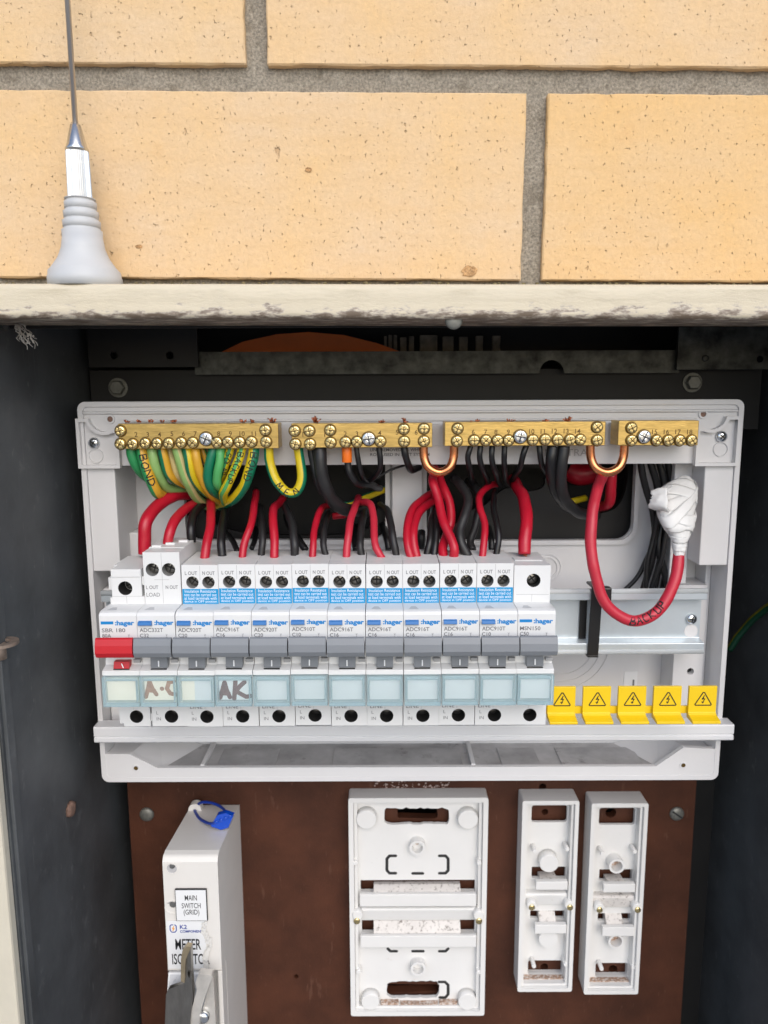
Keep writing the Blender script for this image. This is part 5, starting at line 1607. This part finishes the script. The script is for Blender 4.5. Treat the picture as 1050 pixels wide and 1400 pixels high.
# ================================================================== METER ISOLATOR
ix0, ix1, iz1 = -121.8, -91.3, -246.0
iso = thing('meter_isolator', (-105, 430, -420), 'narrow off white isolator box labelled METER ISOLATOR on the brown panel', 'isolator')
FD = 368.0
mb = MB()
prof = [(430, -252.5), (FD + 6, -246.8), (FD + 2, -247.4), (FD, -250), (FD - .4, -316.2), (FD + 10, -317.0), (FD + 10, -420), (430, -420)]
mb.prism_x(prof, ix0 + .5, ix1)
mb.build('body', M['iso'], iso, bevel=1.1, seg=3)
mb = MB()   # side flange wall of the lower half
mb.box(ix1 - 2.6, ix1 - .05, FD - .2, FD + 10, -420, -316.5)
mb.build('side_wall', M['iso'], iso, bevel=.5)
# ear with the seal hole
q = at(268, 1104, 424)
mb = MB(); mb.plate(circ(q.x, q.z, 4.0, 24), [circ(q.x, q.z - .6, 1.3, 14)], 421, 426)
mb.box(q.x - 3.8, q.x + 3.8, 421.5, 425.5, -256, q.z - 2)
mb.build('seal_ear', M['iso'], iso, bevel=1.2, seg=3)
for px, py, r_ in ((235, 1187, 3.4), (236, 1240, 4.3)):
    q = at(px, py, FD)
    mb = MB().plate(circ(q.x, q.z, r_, 22), [circ(q.x, q.z, r_ - .6, 22)], FD - .5, FD + .3)
    mb.lathe([(r_ - .6, 0), (r_ - .6, .1)], (q.x, FD - .05, q.z), 'Y', 18, mi=1)
    mb.lathe([(r_ * .45, .1), (r_ * .4, .5)], (q.x + .3, FD - .05, q.z + r_ * .4), 'Y', 14, mi=2)
    mb.build('screw_recess', [M['iso'], M['absgrey'], M['screwd']], iso)
# name plate
a = rectat(240, 1216, 283, 1259, FD - 1.6)
pl = MB().box(a[0], a[2], FD - 1.7, FD - .45, a[3], a[1]).build('name_plate', M['inkblk'], iso, bevel=.15)
mb = MB().box(a[0] + .35, a[2] - .35, FD - 1.8, FD - 1.68, a[3] + .35, a[1] - .35)
cx = (a[0] + a[2]) / 2; hh = a[1] - a[3]
for j, s_ in enumerate(('MAIN', 'SWITCH', '(GRID)')):
    mb.text(s_, cx, a[1] - hh * (.34 + .25 * j), FD - 1.86, h=hh * (.165 if j < 2 else .21), w=(6.6, 10.4, 8.6)[j], bold=0.006, anchor='C', mi=1)
mb.build('engraved_face', [M['paper'], M['inkblk']], pl)
# vinyl sticker
a = list(rectat(225.5, 1258, 292, 1323, FD)); a[0] = ix0 + 1.0
st_ = MB()
tear = [(a[2] - 2.0, a[3])]
for k_ in range(9):
    t = k_ / 8
    tear.append((a[2] - 2.2 - 1.6 * abs(math.sin(k_ * 1.9)) - (1.6 if k_ < 4 else 0.4) * (1 - t), a[3] + (a[1] - a[3]) * t))
st_.plate([(a[0], a[3])] + tear[1:] + [(a[0], a[1])], [], FD - .62, FD - .4)
so = st_.build('vinyl_sticker', M['paper'], iso)
mb = MB()
h = a[1] - a[3]
wd = a[2] - a[0]
y_ = FD - .68
mb.text('K2', a[0] + 7.4, a[1] - 4.9, y_, h=2.6, w=3.9, bold=.02, mi=1)
mb.text('COMPONENTS', a[0] + 7.4, a[1] - 7.2, y_, h=1.6, w=13.5, bold=.03, mi=1)
mb.stroke([[(a[0] + 2.0, a[1] - 5.4), (a[0] + 2.0, a[1] - 3.0), (a[0] + 2.8, a[1] - 2.3), (a[0] + 3.6, a[1] - 2.3)], [(a[0] + 4.6, a[1] - 2.3), (a[0] + 5.4, a[1] - 3.0), (a[0] + 5.4, a[1] - 5.4)],
           [(a[0] + 2.0, a[1] - 5.6), (a[0] + 2.8, a[1] - 6.8), (a[0] + 4.6, a[1] - 6.8), (a[0] + 5.4, a[1] - 5.8)]], y_, .55, mi=1)
mb.stroke([[(a[0] + 4.1, a[1] - 3.3), (a[0] + 3.3, a[1] - 4.7), (a[0] + 4.2, a[1] - 4.6), (a[0] + 3.5, a[1] - 5.9)]], y_, .55, mi=2)
mb.text('METER', a[0] + 4.4, a[3] + h * .40, y_, h=6.6, w=14.2, bold=.014)
mb.text('ISOLATOR', a[0] + 2.2, a[3] + h * .09, y_, h=6.6, w=20.8, bold=.014)
mb.build('sticker_lettering', [M['inkblk'], M['navy_p'], M['orange_p']], so)
mb = MB()
rw = random.Random(12)
for k_ in range(26):
    t = k_ / 25
    x = a[2] - 3.4 - 1.3 * math.sin(t * 9) + rw.uniform(-.8, .8); z_ = a[3] + h * t * .98
    s_ = rw.uniform(.8, 1.9)
    mb.add([(x - s_, FD - .75, z_ - s_ * .6), (x + s_ * .7, FD - 1.3 - rw.uniform(0, .6), z_ - s_), (x + s_, FD - .75, z_ + s_ * .5), (x - s_ * .4, FD - 1.1, z_ + s_)], [(0, 1, 2, 3)])
mb.build('torn_edge', M['tearwhite'], so)
# switch inside the lower window: label face with green print
a = rectat(226, 1329, 276, 1347, FD)
mb = MB()
mb.prism_x([(FD + 1, -318.2), (FD - 3, -327.5), (FD - 3, -420), (FD + 9.9, -420), (FD + 9.9, -318.2)], ix0 + .2, ix1 - 12)
sw = mb.build('switch_module', M['paper'], iso, bevel=.3)
mb = MB()
mb.add([(ix0 + 1.2, FD + .55, -319.0), (ix1 - 13, FD + .55, -319.0), (ix1 - 13, FD - 2.9, -327.0), (ix0 + .6, FD - 2.9, -327.0)], [(0, 3, 2, 1)], mi=0)
mb.box(ix0 + .6, ix0 + 12, FD - 3.2, FD - 3.05, -333.4, -329.0, mi=1)
mb.text('IN', ix0 + 2.0, -332.9, FD - 3.26, h=3.4, w=3.4, bold=.05, mi=2)
for k_ in range(8):
    mb.box(ix0 + 1.0, ix0 + 2.6, FD - 3.2, FD - 3.05, -335.4 - k_ * 2.1, -336.4 - k_ * 2.1, mi=3)
mb.build('rating_label', [M['paperg'], M['green_p'], M['white'], M['inklt']], sw)
# bent steel locking bar and padlock tabs
lock = thing('locking_clasp', (-105, 355, -350), 'bent steel locking clasp with a tan tab clipped over the isolator switch', 'clasp')
def zz(px, py, D): q = at(px, py, D); return (q.x, q.z)
o_ = [zz(*p, 357) for p in [(253, 1345), (252, 1400), (250, 1440), (224, 1440), (227, 1360), (231, 1352), (240, 1349), (248, 1346)]]
MB().plate(o_[::-1], [], 357, 359.5).build('dark_plate', M['lock'], lock, bevel=.5)
o_ = [zz(*p, 354) for p in [(262, 1293), (263, 1330), (265, 1360), (262, 1385), (259, 1440), (251, 1440), (252, 1400), (253, 1345), (254, 1318), (257, 1304), (260, 1296)]]
hh_ = [zz(*p, 354) for p in [(260, 1317), (262, 1325), (260, 1334), (257.5, 1327)]]
MB().plate(o_[::-1], [hh_], 352, 356.5).build('upright_blade', M['lock'], lock, bevel=.6)
o_ = [zz(*p, 351) for p in [(262, 1293), (258, 1302), (254, 1312), (253, 1342), (248, 1340), (248, 1310), (250, 1298), (255, 1292)]]
MB().plate(o_[::-1], [], 350, 353).build('tan_tab', M['lockbr'], lock, bevel=.6)
o_ = [zz(*p, 355) for p in [(272, 1329), (292, 1331), (281, 1360), (274, 1385), (273, 1440), (258, 1440), (259, 1390), (266, 1366), (270, 1350), (268, 1341)]]
MB().plate(o_[::-1], [], 353.5, 358).build('bright_arm', M['lockb'], lock, bevel=1.0, seg=3)
o_ = [zz(*p, 360) for p in [(292, 1331), (298, 1440), (272, 1440), (275, 1388), (283, 1358)]]
MB().plate(o_[::-1], [], 359, 361).build('side_plate', M['lockb'], lock, bevel=.4)
q = at(278, 1390, 358)
MB().lathe([(3.4, 0), (3.4, 2.0), (2.6, 3.0), (1, 3.3)], (q.x, 359, q.z), 'Y', 20).build('rivet', M['screws'], lock)
# blue seal
seal = thing('blue_seal', at(303, 1120, 405), 'blue plastic security seal looped through the ear of the isolator', 'seal')
loop = [at(*p) for p in [(266, 1108, 421), (272, 1118, 411), (281, 1124, 402), (290, 1126, 397), (297, 1121, 397), (308, 1112, 402), (303, 1104, 410), (290, 1098, 416), (276, 1097, 420), (268, 1102, 424)]]
MB().tube(catmull(loop, 6), .85, 10).build('seal_wire', M['sealw'], seal)
o_ = [zz(*p, 398) for p in [(289, 1127), (298, 1112), (309, 1109), (320, 1113), (313, 1129), (303, 1132)]]
MB().plate(o_[::-1], [], 396, 399.5).build('seal_tag', M['seal'], seal, bevel=.7, seg=3)
mb = MB()
for i_ in range(4):
    q = at(296 + i_ * 6.2, 1124 - i_ * 2.6, 396); mb.lathe([(1.15, 0), (1.0, .45), (.5, .6)], q, 'Y', 12)
mb.build('seal_rib', M['seal'], seal)

# ================================================================== FUSE BASES
def frame_base(name, label, px, D, wallmm, zbox=None):
    return None


# wide base
FBD = 418.5
x0, z1, x1, z0 = rectat(478, 1091, 665, 1389, FBD)
z1 -= 0.0
fb = thing('wide_fuse_base', ((x0 + x1) / 2, 430, z0), 'wide empty white fuse base with four round caps and two crossbars', 'fuse base')
def q2(u, v, D):   # a spot on the enlarged view of the wide base
    return at(450 + u / 4.117, 1060 + v / 4.117, D)
mb = MB()
mb.plate(rrect(x0, z0, x1, z1, 1.5, 3), [rrect(x0 + 3.0, z0 + 3.0, x1 - 3.0, z1 - 3.0, .8, 3)], FBD, 429.9)
mb.build('rim', M['fuse'], fb, bevel=.8, seg=3)
MB().plate(rrect(x0 + 3.2, z0 + 3.2, x1 - 3.2, z1 - 3.2, .6, 3), [rrect(x0 + 5.2, z0 + 5.0, x1 - 5.2, z1 - 5.0, .6, 3)], 421, 429.8).build('inner_wall', M['fuse'], fb, bevel=.35)
FL = 425.0
holes = []
def h_rect(u0, v0, u1, v1, rad=1.0, jag=0):
    a_, b_ = q2(u0, v0, FL), q2(u1, v1, FL)
    o_ = rrect(a_.x, b_.z, b_.x, a_.z, rad, 3)
    if jag:
        o2 = []
        for i in range(len(o_)):
            p_, n__ = o_[i], o_[(i + 1) % len(o_)]
            m_ = max(1, int(math.hypot(n__[0] - p_[0], n__[1] - p_[1]) / 2.2))
            for k_ in range(m_):
                t = k_ / m_
                o2.append((p_[0] + (n__[0] - p_[0]) * t + random.uniform(-jag, jag) * .4, p_[1] + (n__[1] - p_[1]) * t + random.uniform(-jag, jag)))
        o_ = o2
    return o_
holes += [h_rect(310, 185, 675, 275, 2.5, .55), h_rect(325, 1160, 620, 1250, 3.5, .55)]
holes += [h_rect(177, 590, 820, 650, .3), h_rect(184, 815, 818, 880, .3)]
fo = rrect(x0 + 3.4, z0 + 3.4, x1 - 3.4, z1 - 3.4, .5, 2)
MB().plate(fo, holes, FL, FL + 2.2).build('floor', M['fuse'], fb, bevel=0)
# knock-out outlines
for pts_ in ([(375, 453), (340, 453), (325, 470), (325, 535), (340, 551), (375, 551)], [(620, 453), (655, 453), (670, 470), (670, 535), (655, 551), (620, 551)], [(470, 552), (527, 552)],
             [(330, 976), (345, 990), (380, 990)], [(470, 990), (530, 990)], [(620, 990), (655, 990), (670, 976)], [(618, 1163), (652, 1163), (670, 1180), (670, 1232), (655, 1250), (622, 1250)]):
    mb = MB().stroke([[(q2(u, v, FL).x, q2(u, v, FL).z) for u, v in pts_]], FL - .02, 1.9)
    mb.build('knockout_slot', M['hole'], fb)
for u, v, r_ in ((210, 252, 6.2), (782, 252, 6.2), (232, 1278, 5.8), (778, 1278, 5.8)):
    q = q2(u, v, 419.5)
    mb = MB().lathe([(r_, -5.4), (r_, -.4), (r_ - .4, 0)], (q.x, 419.5, q.z), 'Y', 32)
    mb.build('round_cap', M['fuse'], fb)
for u, v in ((497, 410), (502, 1092)):
    q = q2(u, v, 420)
    mb = MB().plate(circ(q.x, q.z, 4.9, 28), [circ(q.x, q.z, 3.4, 28)], 420, FL - .05)
    mb.lathe([(3.4, 0), (3.4, .2)], (q.x, FL - .1, q.z), 'Y', 20)
    mb.lathe([(1.2, .2), (1.2, .5)], (q.x, FL - .1, q.z + .6), 'Y', 12, mi=1)
    mb.build('screw_post', [M['fuse'], M['rust']], fb, bevel=.3)
for v0, v1, w0_, w1_, sl in ((672, 738, 172, 828, 612), (906, 968, 176, 828, 815)):
    a_, b_ = q2(w0_, v0, 418), q2(w1_, v1, 418)
    MB().box(a_.x, b_.x, 418, 420.5, b_.z, a_.z).build('crossbar', M['fuse'], fb, bevel=.4)
    xa, xb = q2(250, v0, 416).x, q2(745, v0, 416).x
    zt_ = q2(500, sl, 425.5).z
    MB().prism_x([(420.6, a_.z - .2), (420.6, b_.z + 1), (429, b_.z + 1.5), (429, zt_ - .4), (425.5, zt_)], xa, xb).build('sloped_shelf', M['fusedirt'], fb, bevel=.3)
a_, b_ = q2(176, 745, 422), q2(828, 815, 422)
MB().prism_x([(421, a_.z - 1), (423, b_.z), (427, b_.z), (427, a_.z), (422, a_.z)], a_.x, b_.x).build('centre_bridge', M['fuse'], fb, bevel=.8, seg=3)
for u, v in ((160, 790), (843, 790)):
    q = q2(u, v, 418)
    mb = MB().lathe([(3.3, -6.8), (3.3, 0), (2.8, .4)], (q.x, 418.0, q.z), 'Y', 24)
    q = q2(u + (0 if u > 500 else -4), v + 30, 417.6)
    mb.lathe([(2.0, -.6), (2.0, .75), (1, .9)], (q.x, 417.8, q.z), 'Y', 16, mi=1)
    mb.build('screw_boss', [M['fuse'], M['brass_s']], fb)
for u, v in ((148, 495), (845, 495), (165, 1110), (842, 1110)):
    q = q2(u, v, 419)
    mb = MB().tube([(q.x, 418.9, q.z), (q.x, 424.8, q.z + 0)], 1.5, 12)
    mb.build('guide_peg', M['fuse'], fb, bevel=.3)
mb = MB()
for u0, u1 in ((290, 392), (400, 610), (618, 720)):
    a_, b_ = q2(u0, 1290, 424), q2(u1, 1336, 424)
    mb.box(a_.x, b_.x, 421.5, 424.9, z0 + 5.1, z0 + (6.6 if u0 != 400 else 5.6))
mb.build('dusty_sill', M['rust'], fb, bevel=.3)

# narrow bases
def narrow(label, ox, oy, capped):
    """ox, oy: photo position of the rim's upper left corner relative to the left-hand base"""
    D = 416.0
    def q3(px, py, dd): return at(px + ox, py + oy, dd)
    a_, b_, c_ = q3(712.5, 1095, D), q3(789.5, 1095, D), q3(749, 1356, D)
    xa = (a_.x + q3(709.5, 1356, D).x) / 2; xb = (b_.x + q3(784.5, 1356, D).x) / 2
    zt, zb = (a_.z + b_.z) / 2, c_.z
    t = thing('narrow_fuse_base', ((xa + xb) / 2, 430, zb), label, 'fuse base', 'narrow empty fuse bases on the brown panel')
    def cx(f): return xa + (xb - xa) * f
    def zf(py): return q3(750, py, 0.5 * (D + 425)).z
    MB().plate(rrect(xa, zb, xb, zt, 1.2, 3), [rrect(xa + 2.3, zb + 2.3, xb - 2.3, zt - 2.3, .6, 3)], D, 429.9).build('rim', M['fuse'], t, bevel=.6, seg=3)
    MB().plate(rrect(xa + 2.5, zb + 2.5, xb - 2.5, zt - 2.5, .6, 3), [rrect(xa + 4.0, zb + 4.0, xb - 4.0, zt - 4.0, .6, 3)], D + 2.2, 429.8).build('inner_wall', M['fuse'], t, bevel=.3)
    F = 425.0
    def hr(x0, y0, x1, y1, rad): 
        p_, r__ = q3(x0, y0, F), q3(x1, y1, F)
        return rrect(max(p_.x, xa + 4.2), r__.z, min(r__.x, xb - 4.2), p_.z, rad, 3)
    hs_ = [hr(727, 1101, 775, 1124, 1.6), hr(727, 1185, 773, 1200, .4), hr(725, 1245, 772, 1255, .4), hr(722, 1313, 769, 1332, 1.6)]
    MB().plate(rrect(xa + 2.6, zb + 2.6, xb - 2.6, zt - 2.6, .4, 2), hs_, F, F + 2).build('floor', M['fuse'], t)
    q = q3(751, 1181, 418.5)
    if capped:
        MB().lathe([(6.0, -6.4), (6.0, -.4), (5.6, 0)], (q.x, 418.5, q.z), 'Y', 32).build('round_cap', M['fuse'], t)
    else:
        mb = MB().plate(circ(q.x, q.z, 4.9, 28), [circ(q.x, q.z, 3.5, 28)], 418.5, F - .05)
        mb.lathe([(3.5, 0), (3.5, .2)], (q.x, F - .1, q.z), 'Y', 20, mi=1)
        mb.build('screw_post', [M['fuse'], M['rust']], t, bevel=.3)
    q = q3(750, 1284, 419)
    if capped:
        MB().lathe([(5.9, -5.8), (5.9, 0)], (q.x, 419, q.z), 'Y', 32).build('round_cap', M['fuse'], t)
    else:
        mb = MB().plate(circ(q.x, q.z, 4.9, 28), [circ(q.x, q.z, 3.7, 28)], 419, F - .05)
        mb.lathe([(3.7, 0), (3.7, .2)], (q.x, F - .1, q.z), 'Y', 20, mi=1)
        mb.build('screw_post', [M['fuse'], M['rust']], t, bevel=.3)
    for y0, y1, x0_, x1_, ys_ in ((1206, 1217, 733, 776, 1195), (1265, 1277, 731.5, 774.5, 1243.5)):
        p_, r__ = q3(x0_, y0, D + .6), q3(x1_, y1, D + .6)
        MB().box(p_.x, r__.x, D + .8, D + 4, r__.z, p_.z).build('crossbar', M['fuse'], t, bevel=.35)
        mx_ = (p_.x + r__.x) / 2 - 1
        zt_ = q3(750, ys_, 425.5).z
        MB().prism_x([(D + 4.1, p_.z - .2), (D + 4.1, r__.z + 1), (429, r__.z + 1.2), (429, zt_ - .4), (425.5, zt_)], mx_ - 5.4, mx_ + 5.0).build('sloped_shelf', M['fusedirt'], t, bevel=.25)
    p_, r__ = q3(729, 1222, 420), q3(778, 1240, 420)
    MB().prism_x([(420, p_.z - 1), (422, r__.z), (426, r__.z), (426, p_.z), (421, p_.z)], xa + 4.1, xb - 4.1).build('centre_bridge', M['fuse'] if capped else M['fusedirt'], t, bevel=.6)
    for x_ in (727, 779):
        q = q3(x_, 1238, D + .3)
        mb = MB().lathe([(3.1, -8.6), (3.1, 0), (2.6, .4)], (q.x, D + .3, q.z), 'Y', 24)
        mb.lathe([(1.9, .3), (1.9, .9), (1, 1.1)], (q.x, D + .3, q.z - .9), 'Y', 16, mi=1)
        mb.build('screw_boss', [M['fuse'], M['brass_s']], t)
    for x_, y_ in ((731, 1164), (775.5, 1161), (730, 1321), (773.5, 1319)):
        q = q3(x_, y_, D + 2)
        MB().tube([(q.x, D + 1.6, q.z), (q.x, F - .1, q.z)], 1.35, 12).build('guide_peg', M['fuse'], t, bevel=.25)
    mb = MB().box(xa + 4.2, xb - 4.2, D + 5.5, F - .1, zb + 4.05, zb + 4.6)
    mb.build('dusty_sill', M['rust'], t)


narrow('narrow empty white fuse base with a solid round cap, beside the wide one', 0, 0, True)
narrow('narrow empty white fuse base with an open ring post, right of the capped one', 92.5, 3.5, False)

for o in bpy.data.objects:
    if '_o' in o: del o['_o']
